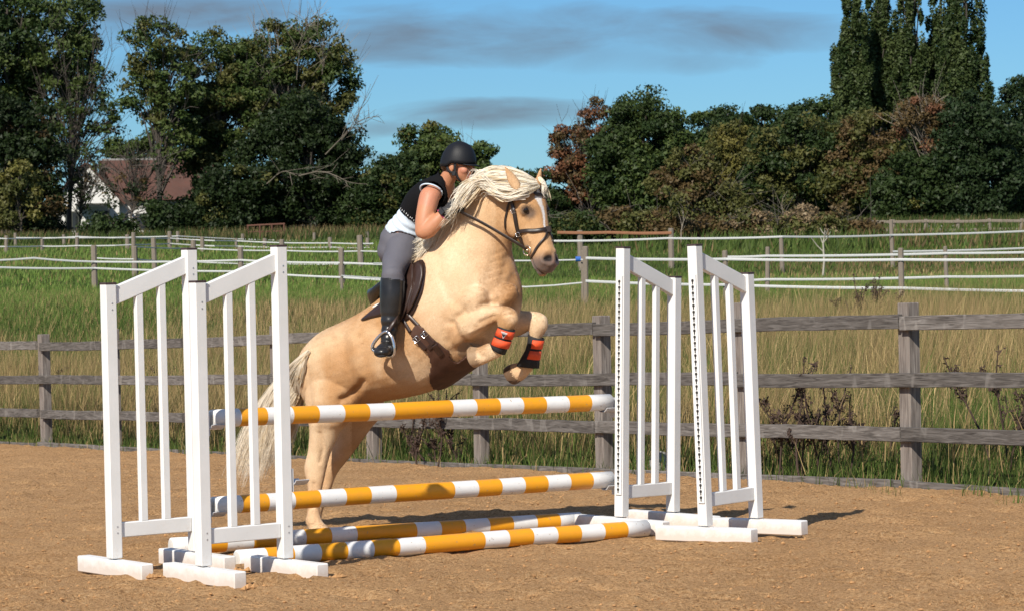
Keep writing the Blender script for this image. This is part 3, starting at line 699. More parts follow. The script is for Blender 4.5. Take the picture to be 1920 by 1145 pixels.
GL, GR = 'trees on the left of the field', 'trees along the right of the field'
T('broadleaf_tree', 'tall dark broadleaf tree cut off by the left edge, crown reaching the top', 'tree', 40, 168, [(20, 90, 150, 130), (110, 70, 90, 110), (-60, 120, 120, 200), (30, 260, 80, 110), (150, 130, 55, 60)], 'mid', 270, 22000, .34, .85, .34, twigs=20, pal2='dark', mix2=.45, group=GL)
T('broadleaf_tree', 'black green ivy clad tree mass at the left edge below the tall crown', 'tree', 10, 160, [(0, 330, 90, 130), (50, 260, 60, 90), (-40, 250, 90, 120), (60, 370, 60, 80)], 'ivy', 170, 14000, .32, .8, .3, pal2='brown', mix2=.07, group=GL)
T('broadleaf_tree', 'thin see-through tree with bare branches over the cottage gable', 'tree', 130, 166, [(160, 190, 70, 110), (195, 250, 45, 60), (150, 300, 60, 50), (110, 230, 50, 90)], 'mid', 80, 2100, .32, .6, .16, twigs=44, group=GL, pal2='dark', mix2=.3)
T('bush', 'yellow tinged bush low at the left edge in front of the dark trees', 'bush', 40, 156, [(38, 345, 45, 42), (35, 395, 50, 45)], 'olive', 26, 1800, .3, .6, .1, pal2='yellow', mix2=.4, group=GL)
T('broadleaf_tree', 'spindly dark young tree with bare stems in front of the cottage gable', 'tree', 150, 162, [(135, 350, 45, 60), (175, 365, 40, 50)], 'ivy', 18, 240, .26, .5, .07, twigs=26, group=GL, pal2='brown', mix2=.3)
T('broadleaf_tree', 'spindly dark young tree with bare stems in front of the cottage roof', 'tree', 245, 161, [(235, 350, 45, 65), (280, 345, 45, 60)], 'ivy', 24, 420, .26, .5, .07, twigs=36, group=GL, pal2='brown', mix2=.3)
T('broadleaf_tree', 'slim tree with forked trunk and airy crown right of the cottage roof', 'tree', 300, 164, [(285, 95, 66, 62), (325, 150, 60, 65), (265, 175, 42, 55), (335, 240, 50, 65)], 'mid', 110, 4600, .32, .65, .2, twigs=22, group=GL, pal2='olive', mix2=.25)
T('broadleaf_tree', 'olive tinged tree between the slim tree and the twiggy one', 'tree', 410, 168, [(405, 130, 68, 68), (450, 150, 50, 60), (440, 220, 75, 85), (375, 240, 60, 75), (400, 320, 65, 70)], 'olive', 190, 13500, .32, .75, .22, twigs=16, group=GL, pal2='mid', mix2=.55)
T('broadleaf_tree', 'tree with bare grey twigs standing out of the top of its crown', 'tree', 540, 170, [(500, 105, 58, 60), (575, 95, 68, 58), (618, 155, 48, 70), (540, 190, 85, 75), (470, 170, 45, 65)], 'olive', 200, 13500, .31, .72, .25, bare=1, twigs=60, group=GL, pal2='mid', mix2=.6)
T('broadleaf_tree', 'dense black green ivy covered tree left of the rider', 'tree', 590, 162, [(575, 310, 90, 115), (632, 335, 60, 100), (510, 335, 70, 105), (570, 235, 75, 60)], 'ivy', 240, 20000, .30, .8, .3, group=GL)
T('broadleaf_tree', 'dark bushy tree right behind the cottage end wall', 'tree', 420, 160, [(430, 370, 55, 70), (395, 400, 36, 45), (470, 380, 45, 70)], 'ivy', 100, 8000, .3, .75, .2, group=GL, pal2='olive', mix2=.08)
T('bush', 'dark shrub in front of the cottage window', 'bush', 185, 150, [(178, 424, 24, 18), (235, 420, 20, 20), (285, 410, 18, 28)], 'dark', 30, 1500, .28, .55, .1, group=GL)
T('broadleaf_tree', 'distant round green treetop behind the cottage roof', 'tree', 250, 230, [(245, 285, 40, 30), (300, 275, 30, 30)], 'mid', 30, 2400, .4, .9, .2, group=GL)
T('broadleaf_tree', 'dark shrubby hedge tree just left of the rider back', 'tree', 715, 160, [(715, 370, 45, 75), (690, 395, 40, 55), (760, 360, 40, 75)], 'dark', 90, 8000, .3, .75, .15, group=GL, pal2='olive', mix2=.25)
T('broadleaf_tree', 'bright topped green tree behind the rider helmet', 'tree', 815, 172, [(800, 275, 55, 42), (840, 300, 60, 45), (775, 330, 50, 60), (860, 360, 60, 70)], 'mid', 120, 10500, .32, .75, .22, group=GL, pal2='yellow', mix2=.06)
T('broadleaf_tree', 'small spray of green branches to the right of the helmet', 'tree', 900, 168, [(912, 288, 26, 22), (890, 300, 26, 30), (900, 350, 40, 50)], 'mid', 46, 3000, .3, .5, .12, twigs=6, group=GL)
T('broadleaf_tree', 'dark low tree behind the horse neck', 'tree', 960, 165, [(960, 375, 70, 60), (1000, 390, 60, 50)], 'dark', 70, 6000, .3, .75, .15, group=GL)
ivy_r = [o for o in bpy.data.objects if o.get('label', '').startswith('dense black green ivy covered tree')][0]; inv_ = Matrix.Translation(-Vector(ivy_r.location)); r_ = np.random.default_rng(8)
for pts_, nsub in (([(640, 262), (660, 240), (676, 226), (706, 218)], 16), ([(610, 290), (648, 250), (668, 222), (682, 190)], 8), ([(560, 330), (600, 322), (630, 330), (655, 342), (690, 346)], 6), ([(500, 345), (530, 322), (556, 330)], 5), ([(556, 150), (560, 110), (566, 80), (578, 40)], 14), ([(604, 140), (606, 110), (600, 80), (590, 40)], 14)):
    b = MB(); q = catmull_([P(x, y, 157 - i_ * .4) for i_, (x, y) in enumerate(pts_)]); b.tube(q, np.linspace(.032, .010, len(q)), 5)
    for _ in range(nsub):
        i_ = r_.integers(2, len(q) - 1); d = (q[i_] - q[i_ - 1]); d = d / np.linalg.norm(d) + r_.normal(0, .55, 3); L_ = r_.uniform(.5, 1.5); e1 = q[i_] + d * L_ * .5; e2 = e1 + (d + r_.normal(0, .5, 3)) * L_ * .5; b.tube([q[i_], e1, e2], [.018, .014, .008], 4)
        e3 = e1 + r_.normal(0, .45, 3) * L_; b.tube([e1, e3], [.012, .007], 3)
    b.build('dead_branch', MAT['dead_twig'], ivy_r).matrix_parent_inverse = inv_
# right side
T('broadleaf_tree', 'russet copper leaved tree with twiggy top right of the horse head', 'tree', 1090, 166, [(1120, 235, 38, 42), (1075, 270, 42, 45), (1060, 320, 40, 50), (1100, 330, 45, 55)], 'russet', 95, 5200, .30, .6, .16, twigs=30, group=GR, pal2='brown', mix2=.35)
T('broadleaf_tree', 'big dense dark green round tree beside the russet one', 'tree', 1200, 164, [(1205, 255, 75, 80), (1250, 290, 65, 70), (1155, 310, 55, 80), (1210, 350, 90, 70), (1200, 210, 45, 38)], 'dark', 240, 21000, .31, .8, .3, group=GR, pal2='mid', mix2=.35)
for k_, (px, py, rx, ry, d_, lb) in enumerate([(1330, 245, 65, 35, 250, 'low dark crown just right of the big round tree on the skyline'), (1430, 215, 55, 35, 255, 'tallest round crown of the distant skyline wood'), (1365, 225, 45, 30, 258, 'rounded crown between the two others on the distant skyline'), (1500, 225, 50, 32, 255, 'flat topped crown of the skyline wood right of its tallest'), (1555, 220, 45, 35, 250, 'crown of the skyline wood next to the poplars')]):
    T('broadleaf_tree', lb, 'tree', px, d_, [(px, py, rx, ry), (px - 15, py + 70, rx, 70), (px + 15, py + 60, rx, 60)], 'dark' if k_ % 2 else 'mid', 80, 6500, .46, 1.1, .25, group='distant skyline wood', pal2='dark', mix2=.6)
T('broadleaf_tree', 'yellow green leaved tree in the middle of the right treeline', 'tree', 1380, 172, [(1375, 265, 40, 42), (1410, 270, 30, 40), (1385, 330, 55, 60)], 'yellow', 85, 6200, .3, .65, .18, twigs=8, group=GR, pal2='olive', mix2=.5)
T('broadleaf_tree', 'brownish bush tree in front of the dark round tree', 'tree', 1290, 158, [(1290, 330, 48, 50), (1270, 370, 55, 45), (1340, 370, 50, 45)], 'olive', 90, 6500, .29, .62, .14, twigs=10, group=GR, pal2='brown', mix2=.45)
T('broadleaf_tree', 'broad dark olive tree with a pale dead stem before it', 'tree', 1500, 166, [(1490, 270, 75, 60), (1520, 320, 80, 80), (1445, 330, 60, 75), (1560, 290, 50, 70)], 'olive', 190, 15000, .3, .75, .26, group=GR, pal2='dark', mix2=.6)
T('broadleaf_tree', 'brown olive autumn tree under the poplars', 'tree', 1640, 164, [(1630, 265, 55, 60), (1660, 320, 70, 70), (1600, 330, 50, 70)], 'brown', 140, 10500, .3, .7, .22, group=GR, pal2='olive', mix2=.6)
T('broadleaf_tree', 'thin orange brown tree with sparse leaves below the right poplars', 'tree', 1745, 162, [(1740, 215, 60, 32), (1770, 255, 45, 40), (1700, 235, 35, 30)], 'brown', 60, 2600, .3, .6, .14, twigs=26, bare=1, group=GR, pal2='russet', mix2=.15)
T('broadleaf_tree', 'dark green bushy tree at the end of the brown trees by the paddock', 'tree', 1720, 160, [(1710, 350, 55, 60), (1760, 350, 50, 65), (1680, 380, 50, 45)], 'dark', 110, 9500, .3, .75, .2, group=GR, pal2='yellow', mix2=.06)
for px, x0, tp, d_, lb in [(1600, 40, -60, 192, 'leftmost of the tall upright poplars'), (1650, 36, -90, 196, 'second tall poplar from the left with sky gap beside it'), (1705, 42, -130, 194, 'middle tall poplar rising past the frame top'), (1768, 46, -150, 196, 'poplar just left of the broad end poplar'), (1812, 52, -70, 190, 'broad right end poplar with the widest column')]:
    hh = 330 - tp
    T('poplar_tree', lb, 'tree', px, d_, [(px, tp + hh * .5, x0 * .8, hh * .5), (px, tp + hh * .68, x0, hh * .33), (px - 4, 130, x0 * .95, 80), (px + 4, 250, x0, 70)], 'pop', 260, 19000, .31, .62, .3, group='row of tall poplars', upright=True, pal2='dark', mix2=.35, shell=.3)
T('conifer_tree', 'tall dark evergreen at the right edge beside the poplars', 'tree', 1830, 160, [(1815, 250, 50, 80), (1850, 310, 70, 110), (1800, 340, 55, 90)], 'pine', 190, 17000, .3, .75, .3, group=GR)
T('conifer_tree', 'darkest evergreen cut off by the right edge', 'tree', 1920, 164, [(1910, 210, 42, 70), (1930, 300, 75, 130), (1880, 330, 50, 100), (1990, 250, 60, 140)], 'pine', 210, 17000, .3, .75, .3, group=GR)
for k_, (px, py, w_, h_, d_, pal, lb) in enumerate([
    (-10, 405, 55, 45, 172, 'ivy', 'dark understorey shrub at the left edge below the ivy clad mass'), (80, 418, 40, 32, 174, 'ivy', 'dark understorey shrub just left of the cottage gable'), (318, 415, 26, 26, 160, 'ivy', 'dark shrub covering the right end of the cottage wall'),
    (372, 400, 46, 50, 164, 'ivy', 'dark shrub below the slim forked tree'), (455, 410, 60, 45, 170, 'olive', 'olive shrub low between the cottage and the ivy covered tree'), (540, 400, 60, 50, 168, 'ivy', 'dark shrub at the foot of the twiggy tree'),
    (640, 395, 60, 60, 166, 'ivy', 'dark shrub at the foot of the ivy covered tree'), (730, 405, 60, 50, 170, 'ivy', 'dark shrub in the dip left of the rider'), (815, 410, 60, 45, 168, 'mid', 'green shrub low behind the rider shoulders'), (900, 400, 60, 55, 168, 'ivy', 'dark shrub behind the mane'), (985, 400, 55, 55, 170, 'dark', 'dark shrub behind the horse muzzle and rein'),
    (1065, 400, 55, 50, 170, 'brown', 'brown shrub at the foot of the russet tree'), (1160, 395, 60, 50, 172, 'dark', 'dark shrub left below the big round tree'), (1270, 395, 60, 50, 172, 'olive', 'olive shrub right below the big round tree'), (1370, 395, 60, 45, 174, 'dark', 'dark shrub under the yellow green tree'), (1470, 395, 60, 45, 174, 'dark', 'dark shrub behind the pale dead stem'), (1570, 395, 60, 45, 174, 'olive', 'olive shrub under the brown autumn tree'), (1660, 390, 60, 50, 172, 'dark', 'dark shrub right below the brown autumn tree'), (1760, 400, 60, 45, 170, 'dark', 'dark shrub before the last bushy tree'), (1850, 400, 60, 45, 170, 'pine', 'dark shrub at the foot of the tall evergreen'), (1930, 400, 60, 45, 170, 'pine', 'dark shrub at the foot of the edge evergreen')]):
    T('bush', lb, 'bush', px, d_, [(px, py, w_, h_), (px + 12, py + 25, w_ * 1.1, h_ * .6)], pal, 70, 4600, .32, .75, .08, group='understorey shrubs of the treeline', pal2='ivy', mix2=.5, shell=.2)  # near-black leaf palettes put the shade at the treeline foot into shrub colour
# trees that go on beyond both edges of the picture
for k_, px in enumerate((-200, 2080)):
    T('broadleaf_tree', ['broad dark tree next to the left edge', 'broad dark tree next to the right edge'][k_] + ' of the treeline', 'tree', px, 168, [(px, 230, 110, 150), (px + 20, 330, 120, 110)], 'dark', 90, 5000, .45, 1.0, .3)
# scrub below the right treeline
for k_, (px, w_, top_, pal, lb) in enumerate([(1175, 60, 388, 'olive', 'olive bramble thicket nearest the horse head'), (1260, 55, 395, 'brown', 'brown bramble thicket at the pale sapling foot'), (1345, 60, 402, 'brown', 'grey brown bramble thicket in mid hedge'), (1415, 55, 400, 'dry', 'dry pale bramble bank left of the dead stem'), (1500, 60, 393, 'dry', 'largest dry pinkish bramble bank below the olive tree'), (1580, 50, 400, 'brown', 'brown bramble thicket by the rail fence end'), (1090, 50, 395, 'dark', 'dark shrub under the russet tree'), (1030, 40, 400, 'dark', 'dark shrub hidden by the horse muzzle')]):
    T('bramble_bush', lb, 'bush', px, 108, [(px, (top_ + 450) / 2, w_, (450 - top_) / 2), (px + 20, 435, w_, 20)], pal, 60, 4200, .20, .42, .05, twigs=3, group='bramble scrub below the trees', pal2='olive' if pal != 'olive' else 'brown', mix2=.4, shell=.2)
for px, yt, Yd, lb in [(1278, 340, 106, 'thin pale birch sapling before the dark round tree'), (1467, 345, 150, 'pale dead tree stem in front of the olive tree')]:
    T('sapling', lb, 'tree', px, Yd, [(px - 4, yt + 18, 24, 24), (px + 6, yt + 50, 22, 24)], 'olive', 5, 110, .22, .4, .03, twigs=0, bark='pale_bark')
g = gp(1542, 74); b = MB(); r_ = np.random.default_rng(4)
st = [np.array([0, 0, -.05]), np.array([.05, 0, .45]), np.array([.03, .02, .95]), np.array([.10, .02, 1.25])]
b.tube(st, [.035, .03, .022, .012], 5)
for q in range(7):
    a = st[1 + q % 2] + (st[2 + q % 2] - st[1 + q % 2]) * r_.random(); e = a + np.array([r_.normal(0, .18), r_.normal(0, .15), r_.uniform(.15, .4)]); b.tube([a, (a + e) / 2 + (0, 0, -.03), e], [.017, .013, .008], 4)
MAT['bleached'] = plain('bleached_stem', (.36, .33, .27), .8); o = b.build('dead_stalk', MAT['bleached']); o.location = g; tag(o, 'bleached dead branching stalk standing in the green paddock', 'dead plant')
# rough ground below the treeline
x, Y = scatter(60000, 96, 168, pad=8); dr = np.clip(.2 + (fbm(x * .1, Y * .07, 3) - .4) * 2, .05, .8)
k = (Y > 125 + 8 * fbm(x * .2, Y * .1, 2)) | (x > 4)
cc_ = grass_col(x, Y, dr) * .55; blades('rough_undergrowth', x[k], Y[k], rng.uniform(.2, .75, len(x))[k], rng.uniform(.05, .12, len(x))[k], cc_[k], .6, tri=True)

# ------------------------------------------------------------------ dead dock plants by the fence, rock, clods
def dock(px, py, h, n, label, seed, y_over=None):
    g = G(px, py) if y_over is None else gp(px, y_over); r_ = np.random.default_rng(seed)
    root = empty('dock_plant', g, label=label, cat='weed', group='dead dock plants'); b = MB(); sb = []
    for i in range(n):
        a = np.array([r_.normal(0, .10), r_.normal(0, .10), -.05]); lean = r_.normal(0, .22, 2); hh = h * r_.uniform(.6, 1.0)
        pts = [a + np.array([lean[0] * t_ * hh + .03 * math.sin(5 * t_ + i), lean[1] * t_ * hh, (hh + .05) * t_]) for t_ in np.linspace(0, 1, 6)]
        b.tube(pts, np.linspace(.010, .004, 6), 5)
        for _ in range(5):
            t_ = r_.uniform(.35, .9); j = min(4, int(t_ * 5)); p0 = pts[j]; d = np.array([r_.normal(0, .5), r_.normal(0, .5), 1.0]); p1 = p0 + d * hh * r_.uniform(.12, .28)
            b.tube([p0, (p0 + p1) / 2 + r_.normal(0, .01, 3), p1], [.005, .004, .003], 4); sb.append((p0 + (p1 - p0) * .25, p1))
        sb.append((pts[3], pts[5]))
    st_ = b.build('stem', MAT['dead_weed'], root); b2 = MB()
    v = []
    for p0, p1 in sb:
        m_ = 30
        for _ in range(m_):
            q = p0 + (p1 - p0) * r_.random() + r_.normal(0, .013, 3); d = r_.normal(0, .011, (3, 3)); v.append(q + d)
    v = np.concatenate(v); o = link('seed_heads', mesh('seed_heads', v, [np.arange(len(v)).reshape(-1, 3)]), MAT['dead_weed'], root); o['kind'] = 'stuff'
dock(1525, 900, .98, 6, 'dead brown dock plant with tall seed heads against the fence right of the jump', 3)
dock(1490, 895, .72, 4, 'dead brown dock plant beside the taller one close to the right wings', 6)
dock(1600, 880, .62, 3, 'short bent dead dock plant left of the big fence post', 8)
dock(1885, 880, .90, 4, 'dead dock plant behind the fence near the right edge', 9)
dock(1600, 640, .75, 7, 'row of dead dock plants in tan grass behind the top rail on the right', 12, 40)
dock(1640, 640, .9, 5, 'dead dock plant touching the big fence post top', 13, 40)
dock(850, 870, .75, 4, 'dead dock plant behind the pole middle under the horse', 15)
dock(790, 872, .6, 4, 'dead dock plant left of the other under the horse', 17)
dock(85, 700, .6, 3, 'dead dock plant behind the far left fence post', 19, 38)
dock(300, 700, .5, 3, 'small dead dock plant seen through the left wing slats', 21, 36)
g = G(1243, 884); bm = bmesh.new(); bmesh.ops.create_icosphere(bm, subdivisions=3, radius=.11)
for q in bm.verts: q.co *= 1 + .35 * (fbm(np.array([q.co.x * 12 + 5]), np.array([q.co.y * 12 + q.co.z * 9]), 3)[0] - .45)
me = bpy.data.meshes.new('rock'); bm.to_mesh(me); bm.free(); o = link('rock', me, MAT['rock']); o.location = (g[0], g[1] + .25, arena_z(g[1]) + .05); tag(o, 'grey rough stone at the fence foot seen through the right wing', 'rock')
# loose clods and little stones on the sand: nobody could count them
r_ = np.random.default_rng(21); n = 15000
Y = 11.3 + (31 - 11.3) * r_.random(n) ** 1.5; x = (r_.random(n) * 2 - 1) * (.2 * Y + .4); k = Y < fence_Y(x) - .1; x, Y = x[k], Y[k]; n = len(x)
for wg in wings[:2]:
    for lx in (-WING_W / 2, WING_W / 2):
        for sy in (-.30, .1):
            w_ = wg.matrix_world @ Vector((lx + (.05), sy, 0)); c_ = r_.normal(0, .022, (14, 2)); x = np.concatenate([x, w_.x + .02 + c_[:, 0]]); Y = np.concatenate([Y, w_.y - .05 + c_[:, 1]])
n2 = len(x); bm = bmesh.new(); bmesh.ops.create_icosphere(bm, subdivisions=1, radius=1); bm.free(); bm = bmesh.new(); [bm.verts.new(q) for q in ((1, 0, 0), (0, 1, 0), (-1, 0, 0), (0, -1, 0), (0, 0, 1), (0, 0, -1))]; bm.verts.ensure_lookup_table(); bm.verts.index_update(); [bm.faces.new([bm.verts[w__] for w__ in q]) for q in ((0, 1, 4), (1, 2, 4), (2, 3, 4), (3, 0, 4), (1, 0, 5), (2, 1, 5), (3, 2, 5), (0, 3, 5))]; tv = np.array([q.co[:] for q in bm.verts]); tf = np.array([[q.index for q in f_.verts] for f_ in bm.faces]); bm.free()
sz = .003 + .008 * r_.random(n2) ** 3.5; sz[n:] = r_.uniform(.008, .022, n2 - n)
zz = arena_z(Y) + (fbm(x * 1.4, Y * 1.4, 3) - .45) * .05 + (fbm(x * 7, Y * 7, 4) - .45) * .045
v = tv[None] * (r_.uniform(.5, 1.4, (n2, 6, 1)) * sz[:, None, None]) * np.array([1.2, 1.2, .75]) + np.stack([x, Y, zz + sz * .35], -1)[:, None]
f = tf[None] + (np.arange(n2) * 6)[:, None, None]
tag(link('sand_clods', mesh('sand_clods', v.reshape(-1, 3), [f.reshape(-1, 3)], False), MAT['clod']), kind='stuff')
# stray grass at the arena edge
x = []; Yl = []
for k_ in range(2600):
    a_ = r_.uniform(-3, 16); b_ = r_.normal(-.03, .05); p = F0 + fd * a_ + fn * b_; x.append(p[0]); Yl.append(p[1])
for (px, py) in ((1620, 918), (1660, 930), (1820, 925), (1900, 945), (1850, 925), (600, 845)):
    gg = G(px, py); x += list(gg[0] + r_.normal(0, .06, 25)); Yl += list(gg[1] + r_.normal(0, .1, 25))
x = np.array(x); Yl = np.array(Yl); blades('edge_grass', x, Yl, r_.uniform(.05, .16, len(x)), r_.uniform(.004, .008, len(x)), grass_col(x, Yl, np.full(len(x), .3)), .7)

# ================================================================== horse
from mathutils.bvhtree import BVHTree
PSI = R(32); hv = np.array([math.cos(PSI), -math.sin(PSI), 0]); hr = np.array([-math.sin(PSI), -math.cos(PSI), 0]); UPV = np.array([0, 0, 1.])
_hoof = G(600, 1004); HO = _hoof - hr * .13; HO[2] = float(arena_z(HO[1]))
def H(px, py, w):
    """point of the horse's fore-and-aft plane, w metres towards its right side, seen at (px, py)"""
    d = ray(px, py); t_ = ((HO + hr * w - CAM) @ hr) / (d @ hr); return CAM + d * t_
def proj(v):
    q = v - CAM; z = q @ D; return np.stack([CX + F_PX * (q @ RT) / z, CY - F_PX * (q @ UP) / z], -1)
def catmull(arr, k=4):
    arr = np.asarray(arr, float); n = len(arr); out = []
    p = np.concatenate([[2 * arr[0] - arr[1]], arr, [2 * arr[-1] - arr[-2]]])
    for i in range(n - 1):
        for t_ in np.linspace(0, 1, k, endpoint=False):
            a, b_, c_, d_ = p[i], p[i + 1], p[i + 2], p[i + 3]
            out.append(.5 * (2 * b_ + (c_ - a) * t_ + (2 * a - 5 * b_ + 4 * c_ - d_) * t_ ** 2 + (3 * b_ - a - 3 * c_ + d_) * t_ ** 3))
    out.append(arr[-1]); return np.array(out)
def ringtube(mb, rings, n=24, k=4, round0=True, round1=True, expo=2.0):
    Rg = catmull(np.array([np.concatenate([np.array(r_[0]), np.array(r_[1]), np.array(r_[2])]) for r_ in rings]), k)
    C, A_, B_ = Rg[:, :3], Rg[:, 3:6], Rg[:, 6:9]
    def cap(i, j):
        d = C[i] - C[j]; d /= np.linalg.norm(d) + 1e-9; s_ = min(np.linalg.norm(A_[i]), np.linalg.norm(B_[i]))
        return [(C[i] + d * s_ * .40, A_[i] * .80, B_[i] * .80), (C[i] + d * s_ * .62, A_[i] * .42, B_[i] * .42)]
    L = [(C[i], A_[i], B_[i]) for i in range(len(C))]
    if round0: L = cap(0, 1)[::-1] + L
    if round1: L = L + cap(-1, -2)
    th = np.linspace(0, 2 * np.pi, n, endpoint=False); cs, sn = np.cos(th), np.sin(th)
    cs = np.sign(cs) * np.abs(cs) ** (2 / expo); sn = np.sign(sn) * np.abs(sn) ** (2 / expo)
    v = np.concatenate([c + np.outer(cs, a) + np.outer(sn, b) for c, a, b in L]); K = len(L)
    f = [(i * n + j, i * n + (j + 1) % n, (i + 1) * n + (j + 1) % n, (i + 1) * n + j) for i in range(K - 1) for j in range(n)]
    f += [tuple(range(n))[::-1], tuple((K - 1) * n + j for j in range(n))]
    # outward orientation
    vol = 0.0
    for q in f[:n]: vol += np.dot(np.cross(v[q[1]] - v[q[0]], v[q[2]] - v[q[0]]), v[q[0]] - L[0][0])
    if np.dot(np.cross(A_[0], B_[0]), C[1] - C[0]) < 0: f = [tuple(q)[::-1] for q in f]
    mb.add(v, f)
def pr(p0, p1, w, hw):
    a, b_ = H(*p0, w), H(*p1, w); return ((a + b_) / 2, (a - b_) / 2, hr * hw)
def blob(mb, c, ax_, n=14):
    """ellipsoid with three axis vectors"""
    c = np.asarray(c); ax_ = np.asarray(ax_, float); v = []; K = 9
    for i in range(K):
        ph_ = math.pi * (i + .5) / K
        for j in range(n):
            th = 2 * math.pi * j / n; v.append(c + ax_[0] * math.sin(ph_) * math.cos(th) + ax_[1] * math.sin(ph_) * math.sin(th) + ax_[2] * math.cos(ph_))
    f = [(i * n + j, (i + 1) * n + j, (i + 1) * n + (j + 1) % n, i * n + (j + 1) % n) for i in range(K - 1) for j in range(n)] + [tuple(range(n)), tuple((K - 1) * n + j for j in range(n))[::-1]]
    if np.dot(np.cross(ax_[0], ax_[1]), ax_[2]) < 0: f = [tuple(q)[::-1] for q in f]
    mb.add(v, f)
def remesh(mb, vox, smooth_it=6, fac=.5):
    o = link('tmp_body', mb.me('tmp_body')); mo = o.modifiers.new('r', 'REMESH'); mo.mode = 'VOXEL'; mo.voxel_size = vox
    ms = o.modifiers.new('s', 'SMOOTH'); ms.factor = fac; ms.iterations = smooth_it
    dg = bpy.context.evaluated_depsgraph_get(); me = bpy.data.meshes.new_from_object(o.evaluated_get(dg)); old = o.data
    bpy.data.objects.remove(o); bpy.data.meshes.remove(old)
    me.polygons.foreach_set('use_smooth', np.ones(len(me.polygons), bool)); return me
def get_v(me):
    v = np.empty(len(me.vertices) * 3); me.vertices.foreach_get('co', v); return v.reshape(-1, 3)
def get_n(me):
    v = np.empty(len(me.vertices) * 3); me.vertex_normals.foreach_get('vector', v); return v.reshape(-1, 3)
def get_f(me):
    k = np.empty(len(me.loops), np.int32); me.loops.foreach_get('vertex_index', k)
    s_ = np.empty(len(me.polygons), np.int32); me.polygons.foreach_get('loop_total', s_)
    return k.reshape(-1, 4) if (s_ == 4).all() else None
def seg_dist(p, poly):
    """distance of 2d points to a polyline"""
    best = np.full(len(p), 1e9)
    for a, b_ in zip(poly[:-1], poly[1:]):
        a, b_ = np.array(a, float), np.array(b_, float); d = b_ - a; t_ = np.clip(((p - a) @ d) / (d @ d + 1e-9), 0, 1); best = np.minimum(best, np.linalg.norm(p - a - t_[:, None] * d, axis=1))
    return best
def in_poly(p, poly):
    poly = np.asarray(poly, float); ins = np.zeros(len(p), bool); x, y = p[:, 0], p[:, 1]
    for (x0, y0), (x1, y1) in zip(poly, np.roll(poly, -1, 0)):
        c_ = ((y0 > y) != (y1 > y)) & (x < (x1 - x0) * (y - y0) / (y1 - y0 + 1e-12) + x0); ins ^= c_
    return ins

hb_ = MB()
TOR = [((575, 668), (582, 735), .06), ((579, 655), (594, 765), .15), ((592, 638), (630, 775), .215), ((618, 617), (668, 762), .255), ((650, 602), (712, 753), .27),
       ((690, 582), (754, 746), .278), ((730, 553), (792, 737), .28), ((762, 518), (826, 724), .28), ((790, 486), (862, 700), .268), ((808, 464), (900, 674), .25),
       ((822, 444), (934, 648), .225), ((832, 426), (964, 596), .19), ((845, 404), (972, 552), .160), ((857, 386), (962, 512), .138), ((872, 366), (954, 482), .120), ((892, 348), (955, 455), .108), ((920, 334), (962, 430), .096), ((950, 330), (978, 408), .082)]
ringtube(hb_, [pr(a, b, 0, c) for a, b, c in TOR], 32, 4, expo=2.15)
HN = [((592, 672), (690, 690), .12, .12), ((577, 735), (676, 742), .145, .115), ((580, 780), (652, 790), .15, .085), ((583, 806), (637, 808), .14, .066), ((579, 845), (618, 850), .135, .046), ((572, 872), (611, 877), .13, .042), ((574, 892), (608, 892), .13, .036),
      ((578, 915), (603, 915), .13, .030), ((578, 952), (598, 953), .13, .027), ((574, 975), (602, 974), .13, .034), ((580, 988), (608, 982), .13, .031), ((583, 997), (614, 989), .13, .045), ((580, 1008), (624, 1006), .13, .056)]
ringtube(hb_, [pr(a, b, w, c) for a, b, w, c in HN], 20, 4, True, False)
HF = [((640, 700), (722, 705), -.12, .11), ((638, 742), (716, 748), -.14, .11), ((640, 780), (706, 785), -.14, .09), ((637, 803), (694, 801), -.14, .07), ((622, 845), (658, 852), -.13, .048), ((607, 873), (634, 882), -.13, .043), ((603, 895), (626, 897), -.13, .035),
      ((601, 915), (620, 915), -.13, .030), ((592, 948), (607, 948), -.13, .027), ((580, 970), (601, 968), -.13, .034), ((578, 981), (603, 977), -.13, .034), ((578, 988), (606, 982), -.13, .045), ((572, 999), (612, 997), -.13, .055)]
ringtube(hb_, [pr(a, b, w, c) for a, b, w, c in HF], 20, 4, True, False)
FN = [((872, 552), (838, 668), .13, .10), ((890, 568), (866, 652), .15, .085), ((908, 571), (897, 628), .16, .062), ((932, 573), (924, 606), .165, .05), ((951, 574), (933, 602), .165, .048), ((966, 583), (934, 601), .165, .047), ((971, 599), (934, 605), .165, .046), ((966, 611), (935, 610), .165, .041),
      ((958, 622), (938, 616), .165, .031), ((950, 640), (931, 633), .165, .029), ((946, 656), (922, 643), .165, .035), ((937, 668), (913, 643), .165, .034), ((920, 676), (902, 648), .165, .033), ((905, 683), (892, 650), .165, .044), ((889, 690), (880, 648), .165, .056)]
ringtube(hb_, [pr(a, b, w, c) for a, b, w, c in FN], 20, 4, True, False)
FF = [((945, 560), (925, 650), -.12, .09), ((972, 580), (952, 636), -.14, .075), ((993, 583), (975, 628), -.15, .057), ((1010, 585), (990, 619), -.15, .05), ((1023, 594), (992, 614), -.15, .048), ((1026, 610), (993, 618), -.15, .046), ((1021, 622), (994, 623), -.15, .04),
      ((1014, 635), (995, 632), -.15, .031), ((1009, 658), (990, 654), -.15, .030), ((1004, 677), (980, 672), -.15, .036), ((1000, 689), (970, 680), -.15, .035), ((992, 700), (962, 681), -.15, .036), ((981, 711), (953, 684), -.15, .046), ((964, 722), (946, 690), -.15, .054)]
ringtube(hb_, [pr(a, b, w, c) for a, b, w, c in FF], 20, 4, True, False)
